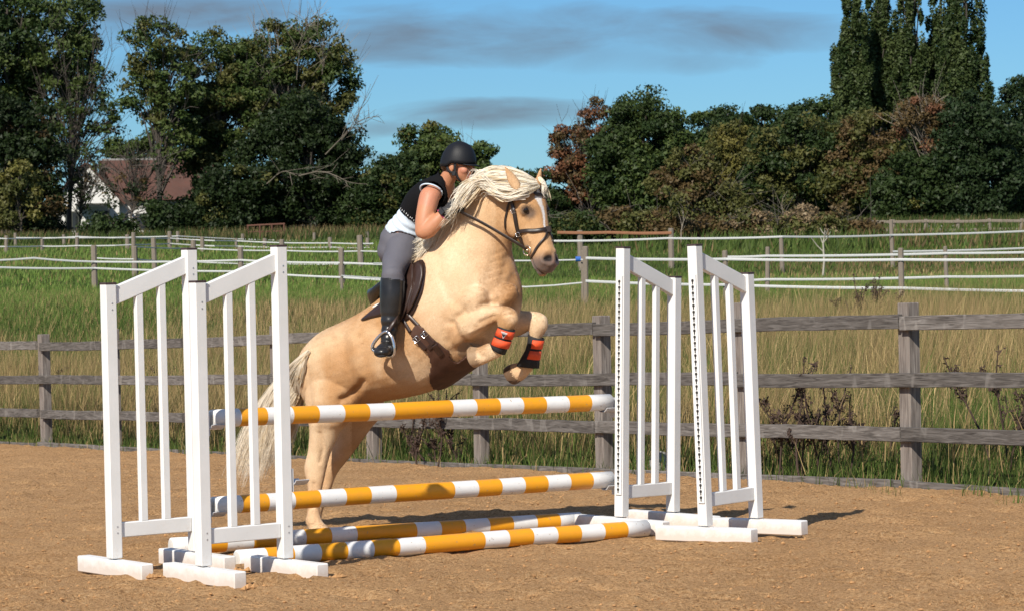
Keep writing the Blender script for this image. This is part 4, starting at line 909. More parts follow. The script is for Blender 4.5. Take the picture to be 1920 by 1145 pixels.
# chest, shoulder, stifle, haunch muscle
for (px, py, w, a, b_, c_, rot_) in [(942, 556, .075, .10, .066, .07, .5), (948, 556, -.08, .10, .066, .07, .5), (878, 575, .15, .15, .10, .085, .6), (660, 700, .16, .13, .11, .09, -.5), (612, 700, .15, .11, .10, .09, .9), (856, 606, .14, .09, .06, .06, .4), (850, 520, .12, .13, .10, .08, 1.0)]:
    c = H(px, py, w); u_ = hv * math.cos(rot_) + UPV * math.sin(rot_); v_ = -hv * math.sin(rot_) + UPV * math.cos(rot_); blob(hb_, c, (u_ * a, v_ * b_, hr * c_ * (1 if True else 1)))
# head in its own frame
PH = R(43); hf = np.array([math.cos(PH), -math.sin(PH), 0]); hl = np.array([-math.sin(PH), -math.cos(PH), 0]); TL = R(17.5)
ha = -math.cos(TL) * UPV + math.sin(TL) * hf; hn = math.cos(TL) * hf + math.sin(TL) * UPV
HP = H(1001, 335, .015)
def HD(t_, n_, l_): return HP + ha * t_ + hn * n_ + hl * l_
HEAD = [  # t, face offset, jaw offset, half width top, mid, low
    (-.02, -.030, -.115, .040, .058, .050), (.03, -.004, -.165, .060, .078, .066), (.085, .008, -.208, .080, .094, .077), (.14, .010, -.238, .084, .100, .076), (.20, .006, -.250, .070, .092, .070), (.255, .002, -.222, .056, .078, .056),
    (.31, .000, -.182, .049, .066, .046), (.36, .002, -.156, .045, .060, .044), (.405, .007, -.144, .045, .062, .047), (.445, .007, -.138, .047, .067, .050), (.475, -.004, -.126, .045, .062, .047), (.498, -.030, -.092, .030, .042, .034)]
K = len(HEAD); hd = catmull(np.array(HEAD), 4); n = 32; v = []
def head_ring(row):
    t_, f0, j0, wt, wm, wl_ = row; out = []
    for j in range(n):
        th = 2 * math.pi * j / n; c_, s_ = math.cos(th), math.sin(th); c2 = math.copysign(abs(c_) ** .80, c_)
        nn = (f0 + j0) / 2 + (f0 - j0) / 2 * c2; q = (c2 + 1) / 2
        ww = wl_ + (wm - wl_) * min(1, q / .5) if q < .5 else wm + (wt - wm) * (q - .5) / .5
        ww = ww * math.copysign(abs(s_) ** .62, s_); out.append(HD(t_, nn, ww))
    return np.array(out)
rows = list(hd); e = hd[-1].copy(); e[0] += .012; e[1] -= .022; e[2] += .022; e[3:] *= .5; rows.append(e); e0 = hd[0].copy(); e0[0] -= .02; e0[1] -= .02; e0[2] += .02; e0[3:] *= .6; rows.insert(0, e0)
v = np.concatenate([head_ring(r_) for r_ in rows]); K = len(rows)
f = [(i * n + j, i * n + (j + 1) % n, (i + 1) * n + (j + 1) % n, (i + 1) * n + j) for i in range(K - 1) for j in range(n)] + [tuple(range(n))[::-1], tuple((K - 1) * n + j for j in range(n))]
if np.dot(np.cross(v[1] - v[0], v[n] - v[0]), v[0] - HD(hd[0][0], -.08, 0)) < 0: f = [tuple(q)[::-1] for q in f]
hb_.add(v, f)
for s_ in (1, -1):
    blob(hb_, HD(.150, -.050, .086 * s_), (ha * .042, hn * .028, hl * .019))        # brow and eye socket
    blob(hb_, HD(.19, -.165, .060 * s_), (ha * .085, hn * .062, hl * .036))         # cheek
    blob(hb_, HD(.445, -.040, .045 * s_), (ha * .034, hn * .034, hl * .024))        # nostril
    blob(hb_, HD(.27, -.075, .055 * s_), (ha * .09, hn * .014, hl * .020))          # facial crest
blob(hb_, HD(.485, -.100, 0), (ha * .03, hn * .028, hl * .036))                     # chin
# ears
for s_, (bx, by), (tx, ty), w0 in ((1, (965, 344), (946, 312), .075), (-1, (1010, 340), (1014, 315), -.055)):
    dep = HD(-.015, -.055, .052 * s_)[1] - (.095 if s_ > 0 else 0); a = P(bx, by, dep); b_ = P(tx, ty, dep - .015); d = b_ - a; side = np.cross(d, D if s_ > 0 else hf); side /= np.linalg.norm(side); fr = np.cross(side, d); fr /= np.linalg.norm(fr)
    wd = .030 if s_ > 0 else .023
    ringtube(hb_, [(a - d * .25, side * wd * .8, fr * .025), (a + d * .15, side * wd * .98, fr * .016), (a + d * .5, side * wd * .72, fr * .011), (a + d * .8, side * wd * .36, fr * .008), (a + d * 1.0, side * wd * .15, fr * .006)], 14, 3)
hme = remesh(hb_, .0074, 5)
V = get_v(hme); N = get_n(hme); 
CAMD = CAM - V; CAMD /= np.linalg.norm(CAMD, axis=1)[:, None]
px2 = proj(V); facing = np.clip((np.sum(N * CAMD, 1) - .05) * 4, 0, 1)
tc_ = (V - HP); Ht, Hn, Hl = tc_ @ ha, tc_ @ hn, tc_ @ hl
uvw = V - HO; Hu, Hv_, Hw = uvw @ hv, uvw @ UPV, uvw @ hr
disp = np.zeros(len(V))
def stroke(poly, sig, amt, wmin=-9, wmax=9):
    global disp
    d = seg_dist(px2, poly); disp += 1.5 * amt * np.exp(-(d / sig) ** 2) * facing * ((Hw > wmin) & (Hw < wmax))
# muscle lines as the light shows them
stroke([(905, 640), (880, 646), (860, 632), (845, 605)], 8, -.012, .05)          # behind the elbow
stroke([(870, 578), (840, 560), (822, 520), (818, 480)], 12, -.006, .05)          # shoulder edge
stroke([(960, 520), (950, 545), (930, 566), (905, 572)], 8, -.005, -.02)         # point of shoulder
stroke([(952, 482), (944, 515), (938, 545)], 8, -.004, -.05)                     # jugular groove
stroke([(640, 625), (645, 665), (655, 705), (668, 735)], 10, -.006, .05)         # flank
stroke([(662, 640), (672, 690), (690, 725)], 9, .005, .05)
stroke([(620, 640), (600, 690), (596, 740)], 9, -.004, .05)
stroke([(640, 748), (655, 742), (672, 728), (680, 715)], 7, -.014, .03)          # stifle fold
stroke([(900, 604), (925, 592)], 5, -.006, .08); stroke([(880, 622), (915, 606), (930, 598)], 4, .004, .08)
stroke([(600, 812), (606, 840), (600, 865)], 4, -.005, .05); stroke([(588, 905), (588, 950)], 3, -.004, .05)
stroke([(965, 545), (958, 575)], 5, -.010, -.04, .06)
stroke([(880, 470), (868, 520), (872, 560)], 14, .005, .03); stroke([(900, 500), (905, 545), (896, 575)], 9, .004, .02); stroke([(925, 480), (918, 520), (925, 552)], 9, -.003, -.05)
stroke([(690, 610), (730, 640), (770, 690)], 16, -.003, .1); stroke([(610, 640), (630, 690), (640, 735)], 12, .005, .05); stroke([(575, 690), (580, 740), (588, 790)], 6, -.005, .03)
stroke([(840, 640), (850, 600), (870, 585)], 7, -.006, .08); stroke([(905, 668), (880, 655), (850, 650)], 6, -.004, .05); stroke([(946, 590), (962, 588)], 4, -.003, .1); stroke([(1000, 592), (1016, 590)], 4, -.003, -.3)
stroke([(700, 700), (740, 715), (780, 716), (810, 700)], 14, .003, .1)
for i in range(9):
    x0 = 730 + i * 14; stroke([(x0, 640), (x0 - 10, 700)], 5.0, -.0007, .15)
for i in range(4): stroke([(944 + i * 2, 470 + i * 14), (925 - i * 6, 478 + i * 16)], 3.0, -.0014, .0)   # neck creases
V = V + N * disp[:, None]
# nostrils, mouth, eye sockets
_bv0 = BVHTree.FromPolygons([Vector(x) for x in V], get_f(hme).tolist())
def _htn(px, py):
    loc = np.array(_bv0.ray_cast(Vector(CAM), Vector(ray(px, py)).normalized())[0]) - HP; return loc @ ha, loc @ hn, loc @ hl
NT0, NN0, NL0 = _htn(1028, 484); ET0, EN0, EL0 = _htn(988, 397)
d1 = np.zeros(len(V))
for s_ in (1, -1):
    q = np.sqrt(((Ht - NT0) / .022) ** 2 + ((Hn - NN0) / .017) ** 2); mk = (Hl * s_ > .01)
    d1 -= .022 * np.exp(-q ** 2) * mk; d1 += .004 * np.exp(-((q - 1.7) / .5) ** 2) * mk * (Ht > .38)
    q2 = np.sqrt(((Ht - ET0) / .026) ** 2 + ((Hn - EN0) / .018) ** 2); d1 -= .010 * np.exp(-q2 ** 2) * (Hl * s_ > .03)
mline = np.abs(Hn + .092 + (.47 - Ht) * .25); d1 -= .006 * np.exp(-(mline / .005) ** 2) * ((Ht > .385) & (Ht < .52))
V = V + N * d1[:, None]
hme.vertices.foreach_set('co', V.ravel().astype(np.float32)); hme.update()
# coat colours, with some fold shade and sunlit cream painted in
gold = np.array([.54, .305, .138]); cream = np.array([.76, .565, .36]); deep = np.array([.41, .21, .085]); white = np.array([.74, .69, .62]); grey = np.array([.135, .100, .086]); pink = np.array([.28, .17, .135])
nf = fbm(Hu * 3 + 7, Hv_ * 3 + Hw * 2, 4); c = gold + (cream - gold) * np.clip((nf - .38) * 3.4, 0, 1)[:, None] * .95
nd = fbm(Hu * 11 + 3, Hv_ * 11 + Hw * 9, 2); c = c + (cream - c) * (np.clip((nd - .42) * 4, 0, 1) * .30)[:, None]
def lay(c, col, k): return c + (col - c) * np.clip(k, 0, 1)[:, None]
sm = lambda x, a, b: (lambda q: q * q * (3 - 2 * q))(np.clip((x - a) / (b - a), 0, 1))
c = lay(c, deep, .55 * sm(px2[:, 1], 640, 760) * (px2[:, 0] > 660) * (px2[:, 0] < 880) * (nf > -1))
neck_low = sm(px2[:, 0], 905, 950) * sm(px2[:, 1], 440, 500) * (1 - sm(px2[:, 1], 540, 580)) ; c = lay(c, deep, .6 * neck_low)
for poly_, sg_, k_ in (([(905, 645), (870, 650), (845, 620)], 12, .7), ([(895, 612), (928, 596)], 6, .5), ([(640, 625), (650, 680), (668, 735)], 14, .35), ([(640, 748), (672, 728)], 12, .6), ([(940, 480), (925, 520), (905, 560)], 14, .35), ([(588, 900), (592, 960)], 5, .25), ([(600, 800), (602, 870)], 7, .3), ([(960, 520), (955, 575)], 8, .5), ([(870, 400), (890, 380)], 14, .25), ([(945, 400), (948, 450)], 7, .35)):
    c = lay(c, deep, k_ * np.exp(-(seg_dist(px2, poly_) / sg_) ** 2))  # coat gold deepened along muscle folds, partly shade painted into the colour
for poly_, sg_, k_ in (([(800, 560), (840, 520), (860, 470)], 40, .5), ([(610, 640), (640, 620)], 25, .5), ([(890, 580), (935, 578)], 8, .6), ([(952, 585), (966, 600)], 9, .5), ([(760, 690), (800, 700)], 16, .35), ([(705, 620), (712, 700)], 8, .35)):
    c = lay(c, cream * 1.03, k_ * np.exp(-(seg_dist(px2, poly_) / sg_) ** 2))  # pale strokes paint sunlit highlights into the cream of the coat
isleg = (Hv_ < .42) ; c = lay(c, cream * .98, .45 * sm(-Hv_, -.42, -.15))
head = (Ht > -.06) & (Hn > -.3) & (np.abs(Hl) < .13) & (px2[:, 0] > 930) & (px2[:, 1] < 515)
c = np.where(head[:, None], lay(c, gold * .96, np.full(len(c), .6)), c)
bl = np.abs(Hl - .004 + .006 * np.sin(Ht * 40)) - (.010 * (1 - sm(Ht, .10, .28)) + .0055 + .010 * np.exp(-((Ht - .10) / .03) ** 2)); blz = (1 - sm(bl, -.003, .003)) * sm(Ht, .035, .055) * (1 - sm(Ht, .29, .31)) * (Hn > -.03) * head
c = lay(c, np.array([.80, .77, .74]), blz)
mz = sm(Ht + .15 * (-Hn - .05), .375, .455) * head * (Ht < .6) * (Hn > -.185); c = lay(c, grey, .92 * mz); c = lay(c, pink, .55 * mz * np.clip((fbm(Hl * 30 + 9, Ht * 30, 2) - .4) * 5, 0, 1) * (Hn > -.06))
for s_ in (1, -1):
    q = np.sqrt(((Ht - NT0) / .021) ** 2 + ((Hn - NN0) / .016) ** 2); c = lay(c, np.array([.014, .010, .010]), (1 - sm(q, .7, 1.25)) * (Hl * s_ > .01))
    q2 = np.sqrt(((Ht - ET0) / .042) ** 2 + ((Hn - EN0) / .032) ** 2); c = lay(c, np.array([.10, .065, .045]), .9 * (1 - sm(q2, .55, 1.3)) * (Hl * s_ > .03))
c = lay(c, np.array([.05, .035, .03]), (1 - sm(mline, .002, .006)) * ((Ht > .395) & (Ht < .51)) * head)
hoofc = np.array([.25, .165, .095])
hoof_lines = [((598, 992), (602, 1008), .13, 32), ((590, 985), (592, 999), -.13, 32)]
Vz = V[:, 2] - arena_z(V[:, 1]); c = lay(c, hoofc, 1 - sm(Vz, .030, .042))
for (hp, w_, r0) in (((884, 669), .165, 15), ((957, 704), -.15, 0)):
    pass
def legmask(chain, t0, t1):
    """verts between two ring indices of a leg chain"""
    A_ = np.array([pr(a, b, w, c_)[0] for a, b, w, c_ in chain]); best = np.full(len(V), 9.); par = np.zeros(len(V))
    for i in range(len(A_) - 1):
        d = A_[i + 1] - A_[i]; q = np.clip(((V - A_[i]) @ d) / (d @ d), -.2 if i == 0 else 0, 1.3 if i == len(A_) - 2 else 1); ds = np.linalg.norm(V - A_[i] - q[:, None] * d, axis=1); k = ds < best; best[k] = ds[k]; par[k] = i + q[k]
    return par, best
parN, dN = legmask(FN, 0, 0); parF, dF = legmask(FF, 0, 0)
c = lay(c, hoofc * 1.35, sm(parN, 12.75, 12.95) * (dN < .09)); c = lay(c, np.array([.13, .075, .04]), sm(parF, 11.75, 11.95) * (dF < .09))
c = lay(c, np.array([.09, .055, .032]), sm(parF, 12.95, 13.05) * (dF < .09))
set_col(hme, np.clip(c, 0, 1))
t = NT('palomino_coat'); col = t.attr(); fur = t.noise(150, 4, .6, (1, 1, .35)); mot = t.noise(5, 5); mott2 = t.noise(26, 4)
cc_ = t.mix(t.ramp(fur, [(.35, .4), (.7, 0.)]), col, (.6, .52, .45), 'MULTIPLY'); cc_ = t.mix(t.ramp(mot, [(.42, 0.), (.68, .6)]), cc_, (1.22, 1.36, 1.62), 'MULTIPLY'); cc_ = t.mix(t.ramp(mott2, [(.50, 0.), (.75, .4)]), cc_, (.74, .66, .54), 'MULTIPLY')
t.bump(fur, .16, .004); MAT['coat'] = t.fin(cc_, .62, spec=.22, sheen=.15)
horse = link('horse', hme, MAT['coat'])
tag(horse, 'palomino pony with cream mane jumping over the striped poles, hind feet still on the sand', 'horse')
BV = BVHTree.FromPolygons([Vector(x) for x in V], get_f(hme).tolist())
def hit(px, py, off=0.):
    d = Vector(ray(px, py)).normalized(); loc, nn, i, ds = BV.ray_cast(Vector(CAM), d)
    if loc is None: return None
    return np.array(loc + nn * off)
def near_s(p, off=0.):
    loc, nn, i, ds = BV.find_nearest(Vector(p)); return np.array(loc + nn * off), np.array(nn)
FQ = get_f(hme); NV = get_n(hme)
uv_all = np.stack([(V - HO) @ hv, V[:, 2]], -1); W_all = (V - HO) @ hr
def surf_poly(poly): return np.array([(lambda q: ((q - HO) @ hv, q[2]))(hit(*p) if hit(*p) is not None else H(*p, .0)) for p in poly])
def patch(name, poly_uv, off, mat, parent, wsel=None, thick=.006, extra=None, smooth_it=3):
    m_ = in_poly(uv_all, poly_uv)
    if wsel is not None: m_ &= wsel
    if extra is not None: m_ &= extra
    fs = FQ[m_[FQ].all(1)]; ids, inv = np.unique(fs, return_inverse=True); inv = inv.reshape(-1, 4)
    me = mesh(name, V[ids] + NV[ids] * off, [inv], True); o = link(name, me, mat, parent)
    s_ = o.modifiers.new('s', 'SMOOTH'); s_.factor = .5; s_.iterations = smooth_it
    s2 = o.modifiers.new('t', 'SOLIDIFY'); s2.thickness = thick; s2.offset = 1; return o
def ribbon(name, pts, width, thick, mat, parent, normals=None, k=4):
    """flat strap along points; the flat side follows the given normals"""
    pts = catmull(pts, k); 
    if normals is None: nn = np.array([near_s(p)[1] for p in pts])
    else: nn = catmull(normals, k)
    t_ = np.gradient(pts, axis=0); t_ /= np.linalg.norm(t_, axis=1)[:, None] + 1e-9; s_ = np.cross(t_, nn); s_ /= np.linalg.norm(s_, axis=1)[:, None] + 1e-9; nn = np.cross(s_, t_)
    h_, q_ = width / 2, thick / 2
    v = np.stack([pts - s_ * h_ - nn * q_ * .6, pts - s_ * h_ * .8 + nn * q_, pts + s_ * h_ * .8 + nn * q_, pts + s_ * h_ + nn * q_ * .6, pts + s_ * h_ * .9 - nn * q_, pts - s_ * h_ * .9 - nn * q_], 1)
    n_ = len(pts); f_ = [(i * 6 + j, i * 6 + (j + 1) % 6, (i + 1) * 6 + (j + 1) % 6, (i + 1) * 6 + j) for i in range(n_ - 1) for j in range(6)]
    b = MB(); b.add(v.reshape(-1, 3), f_ + [tuple(range(6))[::-1], tuple((n_ - 1) * 6 + j for j in range(6))]); return b.build(name, mat, parent, True)
# eyes
# short coat hair lying along the body
r_ = np.random.default_rng(31); fa_ = FQ[:, :3]; vv = V[FQ]; ar = np.linalg.norm(np.cross(vv[:, 1] - vv[:, 0], vv[:, 3] - vv[:, 0]), axis=1); fc_ = vv.mean(1)
tocam = np.sum(NV[FQ[:, 0]] * (CAM - fc_), 1) / np.linalg.norm(CAM - fc_, axis=1)
pr_w = ar * np.where(tocam > -.15, 1.0, .25) * np.where(((c[FQ[:, 0]].min(1) < .07) & (c[FQ[:, 0]].max(1) < .2)) | ((parN[FQ[:, 0]] > 12.8) & (dN[FQ[:, 0]] < .09)) | ((parF[FQ[:, 0]] > 11.8) & (dF[FQ[:, 0]] < .09)) | (Vz[FQ[:, 0]] < .03) | (head[FQ[:, 0]] & (Hn[FQ[:, 0]] > -.185) & (Ht[FQ[:, 0]] > .37)), .0, 1.0); pr_w /= pr_w.sum(); nh = 200000; fi = r_.choice(len(FQ), nh, p=pr_w)
ab = r_.random((nh, 2)); base = vv[fi, 0] * ((1 - ab[:, :1]) * (1 - ab[:, 1:])) + vv[fi, 1] * (ab[:, :1] * (1 - ab[:, 1:])) + vv[fi, 2] * (ab[:, :1] * ab[:, 1:]) + vv[fi, 3] * ((1 - ab[:, :1]) * ab[:, 1:])
nn_ = NV[FQ[fi, 0]]; leg_ = np.clip((.55 - (base[:, 2] - arena_z(base[:, 1]))) * 4, 0, 1)[:, None]; hdm = (px2[FQ[fi, 0], 0] > 940)[:, None] & (px2[FQ[fi, 0], 1] < 515)[:, None]
flow = (-hv * .75 - UPV * .65) * (1 - leg_) - UPV * leg_; flow = np.where(hdm, ha, flow); wob = np.stack([fbm(base[:, 0] * 6 + 5 * q_, base[:, 2] * 6 + base[:, 1] * 4, 3) - .45 for q_ in range(3)], -1)
flow = flow + wob * 1.6 + r_.normal(0, .16, (nh, 3)); flow -= nn_ * np.sum(flow * nn_, 1)[:, None]; flow /= np.linalg.norm(flow, axis=1)[:, None]; sd_ = np.cross(nn_, flow) + nn_ * r_.normal(0, .13, (nh, 1))
Lh = r_.uniform(.006, .014, (nh, 1)) * np.where(hdm, .7, 1.0); wh = r_.uniform(.0010, .0022, (nh, 1))
hvx = np.stack([base - sd_ * wh - nn_ * .0005, base + sd_ * wh - nn_ * .0005, base + flow * Lh + nn_ * Lh * r_.uniform(.06, .18, (nh, 1))], 1).reshape(-1, 3)
me = mesh('coat_hair', hvx, [np.arange(nh * 3).reshape(nh, 3)]); hc = c[FQ[fi, 0]] * r_.uniform(.91, 1.10, (nh, 1)); set_col(me, np.clip(np.repeat(hc, 3, 0), 0, 1))
t = NT('coat_hair'); t.fin(t.attr(), .6, spec=.2); o = link('coat_hair', me, t.m, horse); o['kind'] = 'stuff'
eye_m = NT('eye'); MAT['eye'] = eye_m.fin((.012, .008, .006), .06)
for s_ in (1, -1):
    b = MB(); c = HD(.160, -.056, 0) + hl * s_ * .0; 
    p0, nn = near_s(HD(ET0, EN0, abs(EL0) * s_)); blob(b, p0 - nn * .0115, (ha * .017 + hn * .006, hn * .024 - ha * .006, hl * .0145)); b.build('eye', MAT['eye'], horse, True)
# mane and tail
t = NT('cream_hair'); hi_ = t.n('ShaderNodeObjectInfo'); col = t.attr(); t.fin(col, .42, spec=.35, sheen=.2)
tr = t.n('ShaderNodeBsdfTranslucent'); t.l(col, tr.inputs[0]); mx = t.n('ShaderNodeMixShader'); mx.inputs[0].default_value = .35
t.l(t.b.outputs[0], mx.inputs[1]); t.l(tr.outputs[0], mx.inputs[2]); t.l(mx.outputs[0], t.out.inputs[0]); MAT['hair'] = t.m
def hair(name, guides, n_cl, per, r0, spread, jit, parent, base, var, seed, npt=9, wave=.006, rooted=False):
    r_ = np.random.default_rng(seed); Gd = []
    for g_ in guides:
        q = []
        for p in g_:
            w3 = H(*p); hq = hit(p[0], p[1], .012)
            q.append(hq if hq is not None and np.linalg.norm(hq - CAM) < np.linalg.norm(w3 - CAM) else w3)
        q = catmull(np.array(q), 6); s_ = np.linspace(0, len(q) - 1, npt); Gd.append(np.array([q[int(i)] + (q[min(len(q) - 1, int(i) + 1)] - q[int(i)]) * (i - int(i)) for i in s_]))
    Gd = np.array(Gd); tt = np.linspace(0, 1, npt)[:, None]; vs_, fs_, cs_ = [], [], []; cnt = 0
    for c_ in range(n_cl):
        x = r_.random() * (len(Gd) - 1); i = int(x); fr = x - i; base_p = Gd[i] * (1 - fr) + Gd[i + 1] * fr; off = r_.normal(0, spread, 3) * (.25 + tt); cw = r_.normal(0, wave * 2, 3); ph_ = r_.uniform(0, 6); L = r_.uniform(.66, 1.18)
        s0_ = max(0, r_.uniform(-.12, .68)); e0_ = min(1.05, s0_ + r_.uniform(.30, .62)); lift_ = hr * .6 + UPV * r_.uniform(.3, 1.0)
        cb_ = base * r_.uniform(1 - var, 1 + var)
        if r_.random() < .16: cb_ = cb_ * np.array([.92, .84, .70])
        for _ in range(per):
            st = base_p + off + np.sin(tt * 7 + ph_) * cw * tt + r_.normal(0, jit, 3) * (.35 + tt * 1.0) + np.sin(tt * r_.uniform(4, 11) + r_.uniform(0, 6)) * r_.normal(0, wave, 3) * tt
            if rooted:
                a0 = s0_ + r_.normal(0, .03); qq = np.clip(a0 + (e0_ - a0) * np.linspace(0, 1, npt), 0, 1) * (npt - 1); qi = np.minimum(qq.astype(int), npt - 2); st = st[qi] + (st[qi + 1] - st[qi]) * (qq - qi)[:, None]
                st = st + lift_ * np.sin(np.pi * tt * .9) * (.010 + .010 * r_.random()) - lift_ * .006 * (1 - tt)
            else:
                l_ = L * r_.uniform(.8, 1.05); st = st[0] + (st - st[0]) * l_
            t_ = np.gradient(st, axis=0); t_ /= np.linalg.norm(t_, axis=1)[:, None] + 1e-9; nr_ = hr * .75 + UPV * .45 + r_.normal(0, .33, 3); a_ = np.cross(t_, nr_); a_ /= np.linalg.norm(a_, axis=1)[:, None] + 1e-9
            rr = r0 * (1 - .85 * tt ** 2) * r_.uniform(.7, 1.3)
            v = np.stack([st + a_ * rr, st - a_ * rr], 1).reshape(-1, 3); vs_.append(v)
            i2 = np.arange(npt - 1)[:, None] * 2; f_ = np.concatenate([i2, i2 + 1, i2 + 3, i2 + 2], 1) + cnt; fs_.append(f_); cnt += len(v)
            cs_.append(np.repeat((cb_ * r_.uniform(.85, 1.12))[None], len(v), 0) * (1 - .12 * np.repeat(tt, 2, 0)))
    me = mesh(name, np.concatenate(vs_), [np.concatenate(fs_)], True); set_col(me, np.clip(np.concatenate(cs_), 0, 1)); return link(name, me, MAT['hair'], parent)
CRM = np.array([.93, .86, .73])
upper = [[(1004, 340, .00), (975, 324, .02), (942, 318, .03), (920, 322, .05), (908, 328, .06), (900, 336, .07), (894, 346, .08)],
         [(1004, 340, .02), (978, 328, .07), (942, 325, .10), (916, 329, .11), (900, 338, .11), (889, 350, .12), (876, 361, .14)],
         [(1005, 343, .03), (975, 338, .10), (940, 334, .125), (912, 337, .13), (892, 347, .13), (876, 361, .15), (857, 377, .20)],
         [(1006, 346, .05), (978, 352, .11), (945, 352, .135), (917, 345, .14), (896, 348, .14), (879, 361, .16), (861, 388, .22)]]
hair('mane', upper, 460, 12, .0026, .008, .0045, horse, CRM, .06, 1, 10, .008, True)
hair('mane', upper, 40, 3, .0014, .012, .008, horse, CRM, .06, 11, 11, .008)
swoop = [[(1008, 345, .05), (985, 352, .115), (955, 358, .14), (930, 352, .14), (908, 342, .14)], [(1010, 350, .05), (985, 366, .12), (955, 373, .14), (930, 366, .145), (905, 350, .145)]]
hair('mane', swoop, 170, 12, .0028, .008, .004, horse, CRM, .06, 2, 11, .006, True)
lower = [[(905, 338, .02), (886, 350, .09), (872, 364, .14), (860, 378, .22), (848, 392, .26)], [(895, 345, .02), (878, 354, .09), (864, 372, .11), (850, 400, .12), (836, 430, .12)], [(880, 358, .02), (862, 376, .08), (848, 398, .11), (832, 425, .11), (810, 455, .11)], [(858, 388, .01), (842, 405, .07), (826, 428, .09), (806, 455, .09), (782, 476, .08)],
         [(840, 412, .0), (828, 428, .05), (812, 448, .07), (796, 466, .07), (782, 480, .06)], [(824, 438, .0), (815, 452, .04), (806, 466, .05), (797, 478, .05), (790, 488, .05)]]
hair('mane', lower, 260, 13, .0025, .012, .006, horse, CRM * .97, .09, 3, 9, .007)
hair('mane', lower, 40, 3, .0016, .022, .012, horse, CRM, .08, 13, 11, .012)
fore = [[(1012, 332, .0), (1020, 340, .0), (1026, 354, -.01), (1029, 374, -.01)], [(1010, 333, .02), (1014, 342, .04), (1021, 352, .03), (1026, 364, .02)]]
hair('forelock', fore, 9, 7, .0022, .003, .0025, horse, CRM, .1, 4, 7)
tail = [[(582, 660, 0.), (560, 678, 0.), (530, 704, -.02), (500, 740, -.05), (470, 790, -.08), (450, 850, -.08)], [(580, 664, .02), (562, 690, .02), (542, 725, 0.), (515, 765, -.03), (488, 815, -.05), (470, 868, -.05)], [(577, 668, .03), (564, 702, .03), (553, 745, .02), (535, 785, 0.), (512, 825, -.02), (500, 865, -.02)], [(576, 672, .0), (567, 710, .0), (562, 750, 0.), (550, 790, 0.), (530, 825, 0.), (515, 850, 0.)]]
hair('tail', tail, 260, 22, .0025, .013, .007, horse, CRM * np.array([.95, .92, .88]), .10, 5, 11, .006)

# ================================================================== tack
def leather(name, c, rough=.38):
    t = NT(name); a = t.noise(18, 5); b = t.noise(140, 4); col = t.mix(t.ramp(a, [(.35, 0.), (.75, .6)]), c, tuple(min(1, x * 1.9 + .01) for x in c)); t.bump(b, .12, .003); return t.fin(col, rough, spec=.45)
MAT['brown_leather'] = leather('brown_leather', (.028, .013, .009)); MAT['guard_leather'] = leather('guard_leather', (.055, .022, .012), .62)
MAT['black_leather'] = leather('black_leather', (.012, .011, .011), .28); MAT['bridle_leather'] = leather('bridle_leather', (.022, .014, .011), .4)
MAT['chrome'] = plain('polished_steel', (.72, .72, .73), .18, .95, var=.04); MAT['brass'] = plain('warm_steel', (.62, .52, .40), .25, .9)
MAT['fleece'] = plain('white_fleece', (.78, .76, .70), .9, var=.1, scale=60, bump=.6)
MAT['neoprene'] = plain('black_neoprene', (.014, .014, .016), .8, var=.2, scale=80, bump=.2); MAT['orange'] = plain('orange_strap', (.74, .085, .022), .7, var=.12, scale=70, bump=.2)
MAT['logo_white'] = plain('white_print', (.78, .78, .78), .6)
def wrapP(p, off=.006):
    q, nn = near_s(p); return q + nn * off
def mirL(p):
    l_ = (np.asarray(p) - HP) @ hl; return np.asarray(p) - hl * 2 * l_
def on_head(px, py): 
    q = hit(px, py); return q if q is not None else near_s(H(px, py, .1))[0]
def strap(name, pts, width, par, off=.006, thick=.005, mat='bridle_leather', k=5):
    pts = catmull(np.array(pts), k); out = []; nn = []
    for p in pts: q, n_ = near_s(p); out.append(q + n_ * off); nn.append(n_)
    out, nn = np.array(out), np.array(nn)
    for _ in range(3):
        out[1:-1] = (out[:-2] + 2 * out[1:-1] + out[2:]) / 4; nn[1:-1] = (nn[:-2] + 2 * nn[1:-1] + nn[2:]) / 4
    nn /= np.linalg.norm(nn, axis=1)[:, None]; return ribbon(name, out, width, thick, MAT[mat], par, nn, 1)
bpos = on_head(966, 395); bridle = empty('bridle', bpos, label='dark brown leather bridle with flash noseband on the palomino head', cat='bridle')
def fixp(o, root): o.matrix_parent_inverse = Matrix.Translation(-Vector(root.location)); return o
bb_ = [on_head(*p) for p in ((958, 373), (972, 367), (988, 360), (1003, 355), (1014, 353))]
fixp(strap('browband', bb_ + [mirL(p) for p in bb_[::-1]], .020, bridle, .009), bridle)
ck = [on_head(*p) for p in ((961, 375), (965, 396), (969, 418), (974, 438), (981, 455), (985, 465))]
for cp in (ck, [mirL(p) for p in ck]):
    fixp(strap('cheek_strap', cp, .021, bridle, .010, .007), bridle)
    for i_ in (1, 3):
        q, nn = near_s(cp[i_]); b = MB(); tt_ = np.array(cp[i_ + 1]) - np.array(cp[i_]); tt_ /= np.linalg.norm(tt_); sd_ = np.cross(nn, tt_)
        c0 = q + nn * .016; lp = [c0 + tt_ * a + sd_ * b_ for a, b_ in ((-.011, -.013), (-.011, .013), (.011, .013), (.011, -.013), (-.011, -.013))]; b.tube(lp, .0022, 6); fixp(b.build('buckle', MAT['chrome'], bridle, True), bridle)
th_ = [on_head(*p) for p in ((958, 376), (953, 393), (949, 412), (949, 428))]
fixp(strap('throat_lash', th_ + [wrapP(HD(.19, -.25, .0))] + [mirL(p) for p in th_[::-1]], .014, bridle, .008), bridle)
crown = [on_head(958, 372), wrapP(HD(.0, -.07, .07)), wrapP(HD(-.03, -.04, 0)), wrapP(HD(.0, -.07, -.07)), mirL(on_head(958, 372))]
fixp(strap('headpiece', crown, .026, bridle, .008), bridle)
